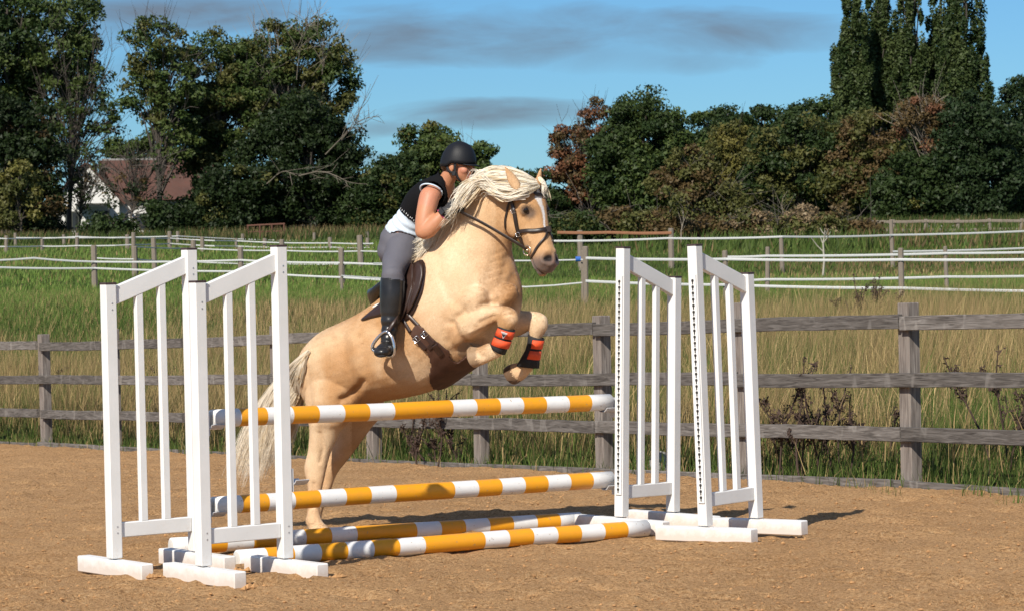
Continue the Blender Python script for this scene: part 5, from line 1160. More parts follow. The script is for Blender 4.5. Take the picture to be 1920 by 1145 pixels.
nb_ = [on_head(*p) for p in ((975, 434), (988, 433), (1004, 433), (1018, 431))] + [wrapP(HD(.285, .01, 0))]
fixp(strap('noseband', nb_ + [mirL(p) for p in nb_[-2::-1]] + [wrapP(HD(.275, -.22, -.03)), wrapP(HD(.275, -.22, .03)), nb_[0]], .022, bridle, .008, .006), bridle)
fl = [wrapP(HD(.295, .01, .004))] + [on_head(*p) for p in ((1022, 446), (1013, 457), (1006, 467), (1001, 477))]
fixp(strap('flash_strap', fl + [wrapP(HD(.415, -.15, 0))] + [mirL(p) for p in fl[:0:-1]] + [wrapP(HD(.295, .01, -.004))], .013, bridle, .007), bridle)
b = MB(); q = wrapP(HD(.29, .012, 0), .012); b.box((0, 0, 0), (.03, .014, .034), None, .004); o = b.build('flash_loop', MAT['bridle_leather'], bridle); o.location = q; fixp(o, bridle)
for sgn in (1, -1):
    q = on_head(991, 470); q = q if sgn > 0 else mirL(q); nn = hl * sgn; c0 = near_s(q)[0] + nn * .012; b = MB(); an = np.linspace(0, 2 * np.pi, 21)
    b.tube([c0 + ha * .026 * math.cos(a_) + hn * .026 * math.sin(a_) for a_ in an], .0042, 8); b.tube([c0 - nn * .03, c0 + nn * .004], .008, 8); fixp(b.build('bit_ring', MAT['brass'], bridle, True), bridle)
HAND_N = H(850, 391, .185); HAND_F = H(866, 386, -.15)
rp = []
for (px, py, w_) in ((987, 468, .10), (972, 458, .12), (950, 445, .135), (925, 430, .15), (900, 416, .165), (876, 404, .18)):
    p = H(px, py, w_); q = hit(px, py, .010)
    if q is not None and np.linalg.norm(q - CAM) < np.linalg.norm(p - CAM): p = q
    rp.append(p)
rp += [HAND_N, HAND_N + np.array([-.01, 0, -.03])]
b = MB(); fixp(ribbon('rein', np.array(rp), .017, .005, MAT['bridle_leather'], bridle, np.array([hr] * len(rp)), 5), bridle)
rp2 = [mirL(on_head(987, 468))] + [H(px, py, w_) for px, py, w_ in ((965, 440, -.16), (935, 425, -.19), (900, 405, -.18))] + [HAND_F]
fixp(ribbon('rein', np.array(rp2), .017, .005, MAT['bridle_leather'], bridle, np.array([-hr] * len(rp2)), 5), bridle)

# saddle --------------------------------------------------------------
def side_w(u, z, default=.10, sgn=1):
    o_ = HO + hv * u + hr * sgn * 1.2; o_ = np.array([o_[0], o_[1], z]); loc, nn, i, ds = BV.ray_cast(Vector(o_), Vector(-hr * sgn)); return abs((np.array(loc) - HO) @ hr) if loc is not None and ds < 1.2 else default
def sheet(name, poly_px, off, minw, mat, par, root, thick=.008, rings=5, nb=48, both=True, maxw=9, flare=0.):
    """leather panel hanging on the side of the pony: outline as seen, lateral position from the body"""
    poly = np.array(poly_px, float); pc = np.vstack([poly, poly[:1]]); L = np.r_[0, np.cumsum(np.linalg.norm(np.diff(pc, axis=0), axis=1))]; s_ = np.linspace(0, L[-1], nb, endpoint=False)
    bd = np.stack([np.interp(s_, L, pc[:, 0]), np.interp(s_, L, pc[:, 1])], -1); bd = (np.roll(bd, 1, 0) + 2 * bd + np.roll(bd, -1, 0)) / 4
    cen = bd.mean(0); pts = [cen] + [cen + (bd - cen) * (k_ / rings) for k_ in range(1, rings + 1)]; pts = np.vstack([pts[0][None]] + pts[1:])
    w_ = np.full(len(pts), max(minw, .18)); P3 = None
    for it in range(5):
        P3 = np.array([H(px, py, ww) for (px, py), ww in zip(pts, w_)]); nw = np.array([min(maxw, max(minw, side_w((p - HO) @ hv, p[2], minw))) for p in P3]); w_ = .4 * w_ + .6 * nw
    idx = lambda k_, j: 1 + (k_ - 1) * nb + j % nb
    w2 = w_.copy()
    for _ in range(6):
        for k_ in range(1, rings + 1):
            for j in range(nb):
                w2[idx(k_, j)] = .5 * w_[idx(k_, j)] + .25 * (w_[idx(k_, j - 1)] + w_[idx(k_, j + 1)])
        w_ = np.maximum(w2, w_ * .98)
    res = []
    for sgn in ((1, -1) if both else (1,)):
        v = P3 + hr * 0; cw = (P3 - HO) @ hr; v = P3 + hr[None] * ((w_ + off) * sgn - cw)[:, None]
        tri = [(0, idx(1, j), idx(1, j + 1)) for j in range(nb)]; qd = [(idx(k_, j), idx(k_ + 1, j), idx(k_ + 1, j + 1), idx(k_, j + 1)) for k_ in range(1, rings) for j in range(nb)]
        o = link(name, mesh(name, v, [np.array(tri), np.array(qd)], True), MAT[mat], par); so_ = o.modifiers.new('t', 'SOLIDIFY'); so_.thickness = thick; so_.offset = 0; fixp(o, root); res.append(o)
    return res
sp0 = H(745, 540, 0)
pad = empty('saddle_pad', sp0, label='brown saddle cloth with a white fleece edge under the saddle', cat='saddle cloth')
sheet('cloth_panel', [(676, 602), (690, 590), (712, 571), (742, 540), (770, 500), (796, 484), (800, 505), (795, 545), (777, 588), (762, 603), (748, 604), (728, 590), (702, 594)], .008, .06, 'brown_leather', pad, pad, .010)
b = MB(); pts = [H(*p) for p in ((683, 588, .05), (692, 584, .12), (704, 578, .17), (716, 571, .2))]; b.tube(catmull(np.array(pts), 4), [.017, .019, .019, .019, .019, .018, .018, .018, .018, .018, .018, .016, .012], 10); fixp(b.build('fleece_edge', MAT['fleece'], pad, True), pad)
b = MB(); pts = [H(*p) for p in ((795, 486, .02), (789, 487, .08), (785, 492, .13))]; b.tube(catmull(np.array(pts), 4), .013, 10); fixp(b.build('fleece_edge', MAT['fleece'], pad, True), pad)
saddle = empty('saddle', sp0, label='dark brown jumping saddle on the pony back under the rider', cat='saddle')
rg = []; bx = (H(795, 478, 0) - H(695, 565, 0)); bx /= np.linalg.norm(bx); nx = np.cross(hr, bx); nx = nx if nx[2] > 0 else -nx
for (px, py, h_, w_) in ((705, 574, .03, .045), (710, 565, .07, .075), (722, 552, .045, .12), (742, 536, .040, .135), (765, 514, .045, .105), (782, 497, .075, .085), (793, 489, .085, .06)):
    c = H(px, py, 0); rg.append((c + nx * h_ * .35, nx * (h_ * .65 + .01), hr * w_))
b = MB(); ringtube(b, rg, 20, 4, True, True, 2.4); fixp(b.build('seat', MAT['black_leather'], saddle, True), saddle)
sheet('flap', [(738, 520), (760, 494), (780, 494), (783, 530), (772, 570), (760, 598), (750, 604), (742, 590), (736, 560)], .030, .115, 'brown_leather', saddle, saddle, .009)
sheet('knee_roll', [(783, 500), (790, 488), (797, 491), (799, 512), (793, 540), (779, 574), (768, 590), (770, 570), (778, 535)], .028, .105, 'brown_leather', saddle, saddle, .012)
guard = [(769, 625), (783, 645), (801, 659), (807, 681), (805, 715), (809, 745), (830, 750), (870, 735), (890, 700), (890, 664), (878, 664), (855, 661), (841, 654), (826, 641), (815, 634), (796, 612), (785, 605), (778, 610)]
gp_uv = surf_poly(guard)
fixp(patch('girth', gp_uv, .006, MAT['guard_leather'], saddle, thick=.010, extra=(parN < 2.2) | (dN > .12) | (np.abs(W_all) < .12)), saddle)
for a_, b_ in (((753, 592), (771, 622)), ((763, 586), (787, 611))):
    pts = [hit(a_[0] + (b_[0] - a_[0]) * q, a_[1] + (b_[1] - a_[1]) * q, .012) for q in (0, .33, .66, 1.0)]; fixp(strap('billet', pts, .021, saddle, .012, .006, 'brown_leather'), saddle)
def spot_frame(px, py, dx, dy, off):
    c0 = hit(px, py); _, nn = near_s(c0); q = hit(px + dx, py + dy); t_ = q - c0; t_ -= nn * (t_ @ nn); t_ /= np.linalg.norm(t_); return c0 + nn * off, t_, np.cross(nn, t_), nn
for (px, py) in ((783, 634), (798, 625)):
    c0, t_, s_, nn = spot_frame(px, py, 6, 7, .020); b = MB(); lp = [c0 + t_ * a + s_ * q for a, q in ((-.014, -.017), (-.014, .017), (.014, .017), (.014, -.017), (-.014, -.017))]; b.tube(lp, .0028, 6); b.tube([c0 - t_ * .014, c0 + t_ * .016 + nn * .003], .0022, 6); fixp(b.build('buckle', MAT['chrome'], saddle, True), saddle)
    M = Matrix((t_, s_, nn)).transposed().to_4x4(); b = MB(); b.box((.03, 0, -.002), (.085, .024, .006), None, .002); o = b.build('billet_end', MAT['brown_leather'], saddle); M.translation = Vector(c0); o.matrix_world = M; fixp(o, saddle)
c0, t_, s_, nn = spot_frame(822, 653, 6, 8, .020); M = Matrix((t_, s_, nn)).transposed().to_4x4(); M.translation = Vector(c0); b = MB(); b.box((0, 0, 0), (.075, .034, .008), None, .003); o = b.build('guard_strap', MAT['brown_leather'], saddle); o.matrix_world = M; fixp(o, saddle)
c0, t_, s_, nn = spot_frame(812, 645, 5, -4, .018); M = Matrix((t_, s_, nn)).transposed().to_4x4(); M.translation = Vector(c0); b = MB(); b.box((0, 0, 0), (.062, .028, .010), None, .003); o = b.build('keeper', MAT['brown_leather'], saddle); o.matrix_world = M; fixp(o, saddle)
# stirrups
def stirrup(sg):
    pts = [(727, 621), (735, 632), (739, 648), (738, 662), (732, 668), (717, 664), (703, 658), (698, 652), (702, 641), (712, 629), (721, 622), (727, 621)]
    w0 = .40; P3 = [H(x, y, w0 - (.0 if sg > 0 else 0)) for x, y in pts]
    if sg < 0: P3 = [p - hr * 2 * ((p - HO) @ hr) for p in P3]
    b = MB(); b.tube(catmull(np.array(P3), 3),   .0095, 8); so_ = b.build('stirrup', MAT['chrome'], saddle, True); fixp(so_, saddle)
    b = MB(); tr_ = [H(x, y, w0) for x, y in ((701, 655), (717, 661), (733, 665))]
    if sg < 0: tr_ = [p - hr * 2 * ((p - HO) @ hr) for p in tr_]
    b.tube(np.array(tr_) + UPV * .008, .006, 8, True, hr, .018); b.build('tread', MAT['neoprene'], so_).matrix_parent_inverse = Matrix()
    sl = [H(x, y, w_) for x, y, w_ in ((752, 566, .30), (746, 585, .335), (738, 603, .38), (728, 620, .40))]
    if sg < 0: sl = [p - hr * 2 * ((p - HO) @ hr) for p in sl]
    fixp(ribbon('stirrup_leather', np.array(sl), .022, .006, MAT['brown_leather'], saddle, np.array([hr * sg] * 4), 5), saddle)
stirrup(1); stirrup(-1)
# brushing boots ------------------------------------------------------
def arcband(name, rings, th0, th1, mat, par, n=14, thick=.004):
    v = []; th = np.linspace(th0, th1, n)
    for c, a, b_ in rings: v.append(c + np.outer(np.cos(th), a) + np.outer(np.sin(th), b_))
    K = len(rings); f = [(i * n + j, i * n + j + 1, (i + 1) * n + j + 1, (i + 1) * n + j) for i in range(K - 1) for j in range(n - 1)]
    o = link(name, mesh(name, np.concatenate(v), [np.array(f)], True), MAT[mat], par); s_ = o.modifiers.new('t', 'SOLIDIFY'); s_.thickness = thick; s_.offset = 0; return o
def grow(rg_, k): return [(c, a * k, b_ * k) for c, a, b_ in rg_]
TAU = 2 * math.pi
nb1 = [pr(a, b_, .165, q) for a, b_, q in (((963, 619), (938, 610), .040), ((959, 631), (933, 621), .038), ((953, 644), (928, 634), .038), ((948, 655), (922, 644), .042), ((944, 664), (926, 650), .043))]
bt = empty('brushing_boot', nb1[1][0], label='black brushing boot with two orange straps and a triangular emblem on the near foreleg', cat='horse boot', group='brushing boots')
fixp(arcband('boot_shell', nb1, 0, TAU, 'neoprene', bt, 25, .007), bt)
fixp(arcband('strap', grow([pr((962, 622), (937, 613), .165, .041), pr((957, 636), (931, 626), .165, .040)], 1.10), -1.9, 2.4, 'orange', bt), bt)
fixp(arcband('strap', grow([pr((956, 640), (930, 630), .165, .040), pr((950, 653), (924, 643), .165, .043)], 1.10), -1.9, 2.4, 'orange', bt), bt)
c = P(945, 627, (nb1[1][0] - 0)[1] - .055); ux = H(953, 630, .2) - H(938, 625, .2); ux /= np.linalg.norm(ux); uy = np.cross(hr, ux); uy = uy if uy[2] > 0 else -uy
c = H(945, 627, .165 + .0475)
em = MB(); em.add([c + ux * -.020 + uy * .013, c + ux * .020 + uy * .013, c - uy * .020, c + ux * -.020 + uy * .013 + hr * .003, c + ux * .020 + uy * .013 + hr * .003, c - uy * .020 + hr * .003], [(0, 2, 1), (3, 4, 5), (0, 1, 4, 3), (1, 2, 5, 4), (2, 0, 3, 5)]); e_o = em.build('emblem', MAT['logo_white'], bt); fixp(e_o, bt)
em = MB(); c2 = c + hr * .0035; em.add([c2 - ux * .015 + uy * .004, c2 + ux * .015 + uy * .004, c2 - uy * .016], [(0, 2, 1)]); o = em.build('emblem_field', MAT['neoprene'], e_o)
em = MB(); c2 = c + hr * .0042
for k_ in range(5): q = c2 + ux * (-.013 + .0065 * k_) + uy * .0085; em.add([q - ux * .0018 - uy * .003, q + ux * .0018 - uy * .003, q + ux * .0018 + uy * .003, q - ux * .0018 + uy * .003], [(0, 1, 2, 3)])
o = em.build('emblem_letters', MAT['neoprene'], e_o); o['kind'] = 'stuff'
fb = [pr(a, b_, -.15, q) for a, b_, q in (((1018, 635), (993, 626), .040), ((1015, 645), (992, 640), .037), ((1011, 660), (988, 655), .038), ((1009, 675), (980, 670), .044), ((1008, 690), (971, 685), .050))]
bt2 = empty('brushing_boot', fb[1][0], label='black brushing boot flared at the fetlock on the far foreleg, two short orange straps', cat='horse boot', group='brushing boots')
fixp(arcband('boot_shell', fb, 0, TAU, 'neoprene', bt2, 25, .007), bt2)
fixp(arcband('strap', grow([pr((1017, 638), (993, 634), -.15, .040), pr((1013, 654), (990, 650), -.15, .038)], 1.10), -1.2, 1.45, 'orange', bt2), bt2)
fixp(arcband('strap', grow([pr((1012, 658), (988, 654), -.15, .039), pr((1009, 674), (981, 669), -.15, .044)], 1.10), -1.2, 1.45, 'orange', bt2), bt2)

# ================================================================== rider
pb = MB(); BON = {}
def chain(name, pts, n=16, k=4, ref=None, r0=True, r1=True):
    """pts: (point, depth radius, lateral radius)"""
    C_ = np.array([p[0] for p in pts]); t_ = np.gradient(C_, axis=0); t_ /= np.linalg.norm(t_, axis=1)[:, None]; rg_ = []; rf = hr if ref is None else ref
    for i, p in enumerate(pts):
        l_ = rf - t_[i] * (rf @ t_[i]); l_ /= np.linalg.norm(l_); f_ = np.cross(l_, t_[i]); rg_.append((C_[i], f_ * p[1], l_ * p[2]))
    ringtube(pb, rg_, n, k, r0, r1); BON[name] = (C_, np.array([(p[1] + p[2]) / 2 for p in pts]))
TORSO = [((754, 494), .08, .115), ((752, 474), .108, .150), ((758, 452), .110, .150), ((774, 424), .088, .124), ((788, 402), .087, .124), ((801, 383), .092, .138), ((817, 367), .084, .146), ((827, 355), .066, .122), ((835, 344), .045, .080)]
chain('torso', [(H(*p, 0), a, b_) for p, a, b_ in TORSO], 24, 4)
chain('neck', [(H(829, 356, 0), .052, .056), (H(838, 338, 0), .044, .047), (H(849, 320, 0), .043, .045), (H(853, 308, 0), .05, .05)], 16)
# right (near) and left arm
chain('upper_arm_near', [(H(813, 362, .13), .055, .050), (H(806, 368, .17), .058, .052), (H(800, 392, .20), .055, .050), (H(795, 418, .225), .050, .046), (H(793, 438, .235), .044, .042)], 16)
chain('forearm_near', [(H(793, 436, .235), .043, .041), (H(803, 431, .232), .046, .042), (H(818, 416, .22), .040, .036), (H(832, 401, .205), .029, .027), (H(838, 396, .20), .025, .026)], 16)
chain('upper_arm_far', [(H(834, 366, -.13), .055, .050), (H(842, 376, -.18), .056, .050), (H(848, 398, -.22), .050, .046), (H(850, 420, -.23), .044, .042)], 14)
chain('forearm_far', [(H(850, 420, -.23), .042, .040), (H(856, 412, -.22), .042, .038), (H(862, 398, -.19), .030, .028), (H(864, 392, -.17), .025, .026)], 14)
def hand(name, wrist, tip_dir, up_, out_):
    """palm, four curled fingers of different lengths and a thumb closed on the rein"""
    d = tip_dir / np.linalg.norm(tip_dir); o_ = out_ - d * (out_ @ d); o_ /= np.linalg.norm(o_); u_ = np.cross(d, o_); u_ = u_ if u_ @ up_ > 0 else -u_; inn = -o_
    pts_ = [wrist - d * .012]
    rg_ = [(wrist, o_ * .018, u_ * .024), (wrist + d * .022, o_ * .017, u_ * .032), (wrist + d * .050, o_ * .015, u_ * .035), (wrist + d * .066, o_ * .012, u_ * .032)]
    ringtube(pb, rg_, 14, 3); C_ = [r_[0] for r_ in rg_]
    for k_, (off_, L) in enumerate(((.026, .030), (.009, .034), (-.009, .032), (-.025, .026))):
        k0 = wrist + d * .058 + u_ * off_; k1 = k0 + d * L * .75 + inn * L * .35; k2 = k1 + inn * L * .8 - d * L * .25; k3 = k2 - d * L * .75 + inn * L * .1
        rr = .0088 if k_ < 3 else .0076; pts3 = [k0 - d * .015, k0, (k0 + k1) / 2 + d * .003, k1, (k1 + k2) / 2 + d * .002, k2, k3]
        tb = np.array(pts3); t_ = np.gradient(tb, axis=0); t_ /= np.linalg.norm(t_, axis=1)[:, None]; rgf = []
        for i_ in range(len(tb)): a_ = u_ - t_[i_] * (u_ @ t_[i_]); a_ /= np.linalg.norm(a_); rgf.append((tb[i_], a_ * rr * (1.05 - .04 * i_), np.cross(t_[i_], a_) * rr * (1.05 - .04 * i_)))
        ringtube(pb, rgf, 10, 2); C_ += [k1, k2]
    a0 = wrist + d * .016 + u_ * .026; a1 = a0 + d * .026 + u_ * .016 + inn * .012; a2 = a1 + d * .024 - u_ * .004 + inn * .012; tb = np.array([a0, (a0 + a1) / 2, a1, (a1 + a2) / 2, a2]); t_ = np.gradient(tb, axis=0); t_ /= np.linalg.norm(t_, axis=1)[:, None]
    ringtube(pb, [(tb[i_], np.cross(t_[i_], o_) * .0098, np.cross(t_[i_], np.cross(t_[i_], o_)) * .0098) for i_ in range(5)], 10, 2); C_ += [a1, a2]
    BON[name] = (np.array([wrist + d * .01, wrist + d * .06]), np.array([.045, .055]))
wn = H(839, 395, .20); hand('hand_near', wn, HAND_N - wn + hv * .05 + UPV * .02, UPV, hr)
wf = H(865, 391, -.17); hand('hand_far', wf, hv * .06 - UPV * .01, UPV, -hr)
# legs
chain('thigh_near', [(H(755, 462, .06), .095, .085), (H(751, 474, .13), .088, .080), (H(745, 490, .20), .072, .070), (H(740, 506, .27), .057, .058), (H(737, 518, .315), .049, .051)], 18)
chain('calf_near', [(H(738, 516, .315), .056, .056), (H(736, 532, .322), .055, .053), (H(735, 556, .330), .055, .052), (H(733, 585, .34), .046, .043), (H(731, 612, .352), .034, .033), (H(729, 634, .362), .030, .030), (H(728, 645, .365), .031, .032)], 18)
chain('foot_near', [(H(732, 651, .330), .026, .026), (H(728, 652, .365), .032, .030), (H(723, 653, .405), .026, .033), (H(718, 657, .445), .019, .036), (H(714, 661, .485), .012, .027)], 14, ref=hv)
def mw(p): return p - hr * 2 * ((p - HO) @ hr)
for nm in ('thigh', 'calf', 'foot'):
    C_, r_ = BON[nm + '_near']; chain(nm + '_far', [(mw(c), q, q) for c, q in zip(C_, r_)], 14, ref=hv if nm == 'foot' else None)
# head
PR_ = R(27); rf = np.array([math.cos(PR_), -math.sin(PR_), -.10]); rf /= np.linalg.norm(rf); rl = np.array([-math.sin(PR_), -math.cos(PR_), 0]); ru = np.cross(rl, rf); ru = ru if ru[2] > 0 else -ru
RC = H(860, 309, 0)
def RHp(f_, l_, u_): return RC + rf * f_ + rl * l_ + ru * u_
def hblob(f_, l_, u_, a, b_, c): blob(pb, RHp(f_, l_, u_), (rf * a, rl * b_, ru * c), 18)
hblob(-.005, 0, .030, .086, .067, .082); hblob(.030, 0, -.035, .052, .052, .062); hblob(.040, 0, -.070, .034, .036, .030); hblob(.064, 0, -.084, .016, .019, .014)
hblob(.078, 0, .008, .014, .010, .022); hblob(.088, 0, -.016, .016, .011, .013); hblob(.072, 0, -.030, .014, .022, .020); hblob(.076, 0, -.050, .010, .021, .0065); hblob(.074, 0, -.061, .010, .018, .0065); hblob(.060, 0, .024, .020, .046, .014)
for s_ in (1, -1):
    hblob(.050, .036 * s_, -.028, .028, .020, .022); hblob(-.008, .066 * s_, -.018, .018, .007, .029); hblob(.082, .008 * s_, -.021, .009, .007, .007)
BON['head'] = (np.array([RHp(0, 0, -.06), RHp(0, 0, .06)]), np.array([.075, .08]))
bme = remesh(pb, .0066, 3, .5)
VP, NP, FP = get_v(bme), get_n(bme), get_f(bme)
names = list(BON); best = np.full(len(VP), 9.); bone = np.zeros(len(VP), int); par_ = np.zeros(len(VP)); 
for bi, nm in enumerate(names):
    C_, r_ = BON[nm]
    for i in range(len(C_) - 1):
        d = C_[i + 1] - C_[i]; q = np.clip(((VP - C_[i]) @ d) / (d @ d), 0, 1); ds = np.linalg.norm(VP - C_[i] - q[:, None] * d, axis=1) / (r_[i] + (r_[i + 1] - r_[i]) * q); k = ds < best; best[k] = ds[k]; bone[k] = bi; par_[k] = i + q[k]
isb = lambda *n_: np.isin(bone, [names.index(x) for x in n_])
rh = VP - RC; Rf_, Rl_, Ru_ = rh @ rf, rh @ rl, rh @ ru
ppx = proj(VP)
# torso coordinate running from seat to shoulder, front-back and lateral
ax0, ax1 = H(750, 470, 0), H(825, 344, 0); tax = (ax1 - ax0); LT = np.linalg.norm(tax); tax /= LT; ts_ = (VP - ax0) @ tax / LT; tf = np.cross(hr, tax); tf = tf if tf @ hv > 0 else -tf; tfr = (VP - ax0) @ tf; tw_ = (VP - ax0) @ hr
# eye sockets and mouth
dp = np.zeros(len(VP))
for s_ in (1, -1): dp -= .006 * np.exp(-(((Rf_ - .066) / .03) ** 2 + ((Rl_ - .030 * s_) / .013) ** 2 + ((Ru_ - .004) / .009) ** 2))
dp -= .004 * np.exp(-((Ru_ + .0555) / .003) ** 2) * (Rf_ > .06) * (np.abs(Rl_) < .022)
dp *= isb('head'); VP = VP + NP * dp[:, None]; bme.vertices.foreach_set('co', VP.ravel().astype(np.float32)); bme.update()
skin = np.array([.50, .225, .120]); pinks = np.array([.52, .20, .14]); cs = np.repeat(skin[None], len(VP), 0) * (1 + .12 * (fbm(VP[:, 0] * 40, VP[:, 2] * 40, 3) - .47))[:, None]
cs = lay(cs, pinks, .6 * np.exp(-(((Rl_ - np.sign(Rl_) * .045) / .022) ** 2 + ((Ru_ + .028) / .022) ** 2)) * (Rf_ > .02) * isb('head')); cs = lay(cs, pinks, .35 * isb('upper_arm_near', 'upper_arm_far') * (par_ < 2))
cs = lay(cs, np.array([.42, .12, .10]), np.exp(-((Ru_ + .056) / .008) ** 4) * (Rf_ > .066) * (np.abs(Rl_) < .024) * isb('head'))
cs = lay(cs, np.array([.16, .09, .06]), .8 * np.exp(-((Ru_ - .019) / .004) ** 2) * (Rf_ > .05) * (np.abs(np.abs(Rl_) - .032) < .017) * isb('head'))
cs = lay(cs, np.array([.06, .035, .03]), .85 * np.exp(-(((np.abs(Rl_) - .031) / .013) ** 4 + ((Ru_ - .004) / .0055) ** 2)) * (Rf_ > .05) * isb('head'))
set_col(bme, np.clip(cs, 0, 1))
t = NT('skin'); t.fin(t.attr(), .5, spec=.4); t.bump(t.noise(220, 3), .06, .002); t.b.inputs['Subsurface Weight'].default_value = .12; t.b.inputs['Subsurface Radius'].default_value = (.02, .008, .005); MAT['skin'] = t.m
rider = link('person', bme, MAT['skin'])
tag(rider, 'woman rider in black helmet and vest leaning forward over the pony neck', 'person')
def cloth(name, mask, off, mat, thick=.004, smooth_it=4, wr=None):
    fs = FP[mask[FP].all(1)]; ids, inv = np.unique(fs, return_inverse=True); inv = inv.reshape(-1, 4); o_ = np.full(len(ids), off) if np.isscalar(off) else off[ids]
    if wr is not None: o_ = o_ + wr[ids]
    o = link(name, mesh(name, VP[ids] + NP[ids] * o_[:, None], [inv], True), MAT[mat], rider); s_ = o.modifiers.new('s', 'SMOOTH'); s_.factor = .5; s_.iterations = smooth_it; s2 = o.modifiers.new('t', 'SOLIDIFY'); s2.thickness = thick; s2.offset = 1; return o
MAT['vest'] = plain('black_vest', (.006, .006, .007), .85, var=.3, scale=120, bump=.15, spec=.15); MAT['tank'] = plain('white_vest_top', (.58, .67, .77), .8, var=.05, scale=60, bump=.15)
t = NT('grey_breeches'); a = t.noise(9, 4); c_ = t.mix(a, (.085, .083, .10), (.125, .122, .145)); t.bump(t.noise(25, 5, .6, (1, 1, .4)), .25, .01); MAT['breeches'] = t.fin(c_, .75)
MAT['glove'] = plain('dark_glove', (.02, .02, .022), .7); MAT['helmet'] = plain('matt_helmet', (.008, .009, .012), .55, var=.2, scale=200, bump=.1, spec=.3); MAT['helmet_strip'] = plain('helmet_strip', (.010, .011, .013), .6)
MAT['brown_hair'] = plain('brown_hair', (.16, .09, .045), .6, var=.4, scale=90)
tor = isb('torso', 'neck'); legb = isb('thigh_near', 'thigh_far')
fold = .007 * np.sin(ts_ * 70 + tw_ * 18 + 3 * fbm(VP[:, 0] * 9, VP[:, 2] * 9, 2)) * np.clip(1 - np.abs(ts_ - .30) / .25, 0, 1)
br_mask = (isb('torso') & (ts_ < .27 + .10 * np.clip(tfr * 4, -.5, .2))) | legb | (isb('calf_near', 'calf_far') & (par_ < .9))
wr_b = .0055 * np.sin(52 * ((VP - ax0) @ UPV) + 14 * tw_ + 5 * fbm(VP[:, 0] * 7, VP[:, 2] * 7, 2)) * np.clip(1 - np.abs(ts_ - .05) / .22, 0, 1)
cloth('breeches', br_mask, .006, 'breeches', .003, 4, wr_b)
cloth('white_top', isb('torso') & (ts_ > .20 + .06 * np.clip(tfr * 4, -.5, .2)) & (ts_ < .70), .013, 'tank', .003, 3, fold)
neckl = ts_ < 1.22 - .62 * np.clip((tfr - .02) / .10, 0, 1) * np.clip(1 - np.abs(tw_) / .075, 0, 1)
arm_lim = isb('upper_arm_near', 'upper_arm_far') & (par_ < .30)
nk_cut = ~((ppx[:, 0] > 830 + (ppx[:, 1] - 330) * .16) & (np.abs(tw_) < .115) & (tfr > -.02))
vest_m = nk_cut & ((isb('torso') & (ts_ > .50)) | arm_lim | (isb('neck') & (par_ < .5))) & neckl & (np.abs(tw_) < .155)
cloth('vest', vest_m & ~(isb('upper_arm_near', 'upper_arm_far') & (par_ > .5)), .017, 'vest', .005, 4)
for nm_ in ('upper_arm_near', 'upper_arm_far'):
    C_, r_b = BON[nm_]; a_x = C_[2] - C_[0]; a_x /= np.linalg.norm(a_x); c0 = C_[1] + (C_[2] - C_[1]) * -.42; l_ = hr - a_x * (hr @ a_x); l_ /= np.linalg.norm(l_); f_ = np.cross(l_, a_x)
    b = MB(); b.tube([c0 + (f_ * .064 + a_x * 0) * math.cos(q) + l_ * .058 * math.sin(q) for q in np.linspace(0, TAU, 28)], .0045, 6); b.build('white_trim', MAT['tank'], rider, True)
bm_ = isb('calf_near', 'foot_near') & ~(isb('calf_near') & (par_ < .45)); bm2 = isb('calf_far', 'foot_far') & ~(isb('calf_far') & (par_ < .45))
boot_w = .0025 * np.sin(par_ * 9) * (par_ > 3) * (par_ < 5.2)
for mk in (bm_, bm2):
    bo = cloth('riding_boot', mk, .009, 'black_leather', .004, 3, boot_w)
# boot soles
for sg in (1, -1):
    b = MB(); pts = [H(732, 661, .33), H(727, 663, .37), H(720, 664, .43), H(714, 667, .495)]; pts = [p if sg > 0 else mw(p) for p in pts]; b.tube(np.array(pts), [.008, .009, .009, .006], 10, True, hv, [.026, .030, .036, .022]); b.build('boot_sole', MAT['neoprene'], rider, True)
for nm in ('hand_near', 'hand_far'): cloth('glove', isb(nm), .003, 'glove', .002, 2)
# watch
c = H(833, 400, .205); ax_ = H(839, 395, .20) - H(826, 407, .213); ax_ /= np.linalg.norm(ax_); l_ = hr - ax_ * (hr @ ax_); l_ /= np.linalg.norm(l_); f_ = np.cross(l_, ax_)
wb = MB(); an = np.linspace(0, TAU, 22); 
for dq, k_ in ((0, 0),): wb.tube([c + f_ * .036 * math.cos(a_) + l_ * .034 * math.sin(a_) for a_ in an], .003, 6, True, ax_, .011)
wt_ = wb.build('watch', MAT['neoprene'], rider, True); b = MB(); M = Matrix((ax_, f_, l_)).transposed().to_4x4(); b.box((0, 0, .038), (.030, .034, .011), M, .004); b.v[-1] += c; b.build('watch_face', MAT['black_leather'], wt_)
b = MB(); cm_ = c - ax_ * .014; b.tube([cm_ + f_ * .035 * math.cos(a_) + l_ * .033 * math.sin(a_) for a_ in an], .0022, 6, True, ax_, .003); MAT['magenta'] = plain('pink_band', (.65, .06, .22), .6); b.build('watch_edge', MAT['magenta'], wt_, True)
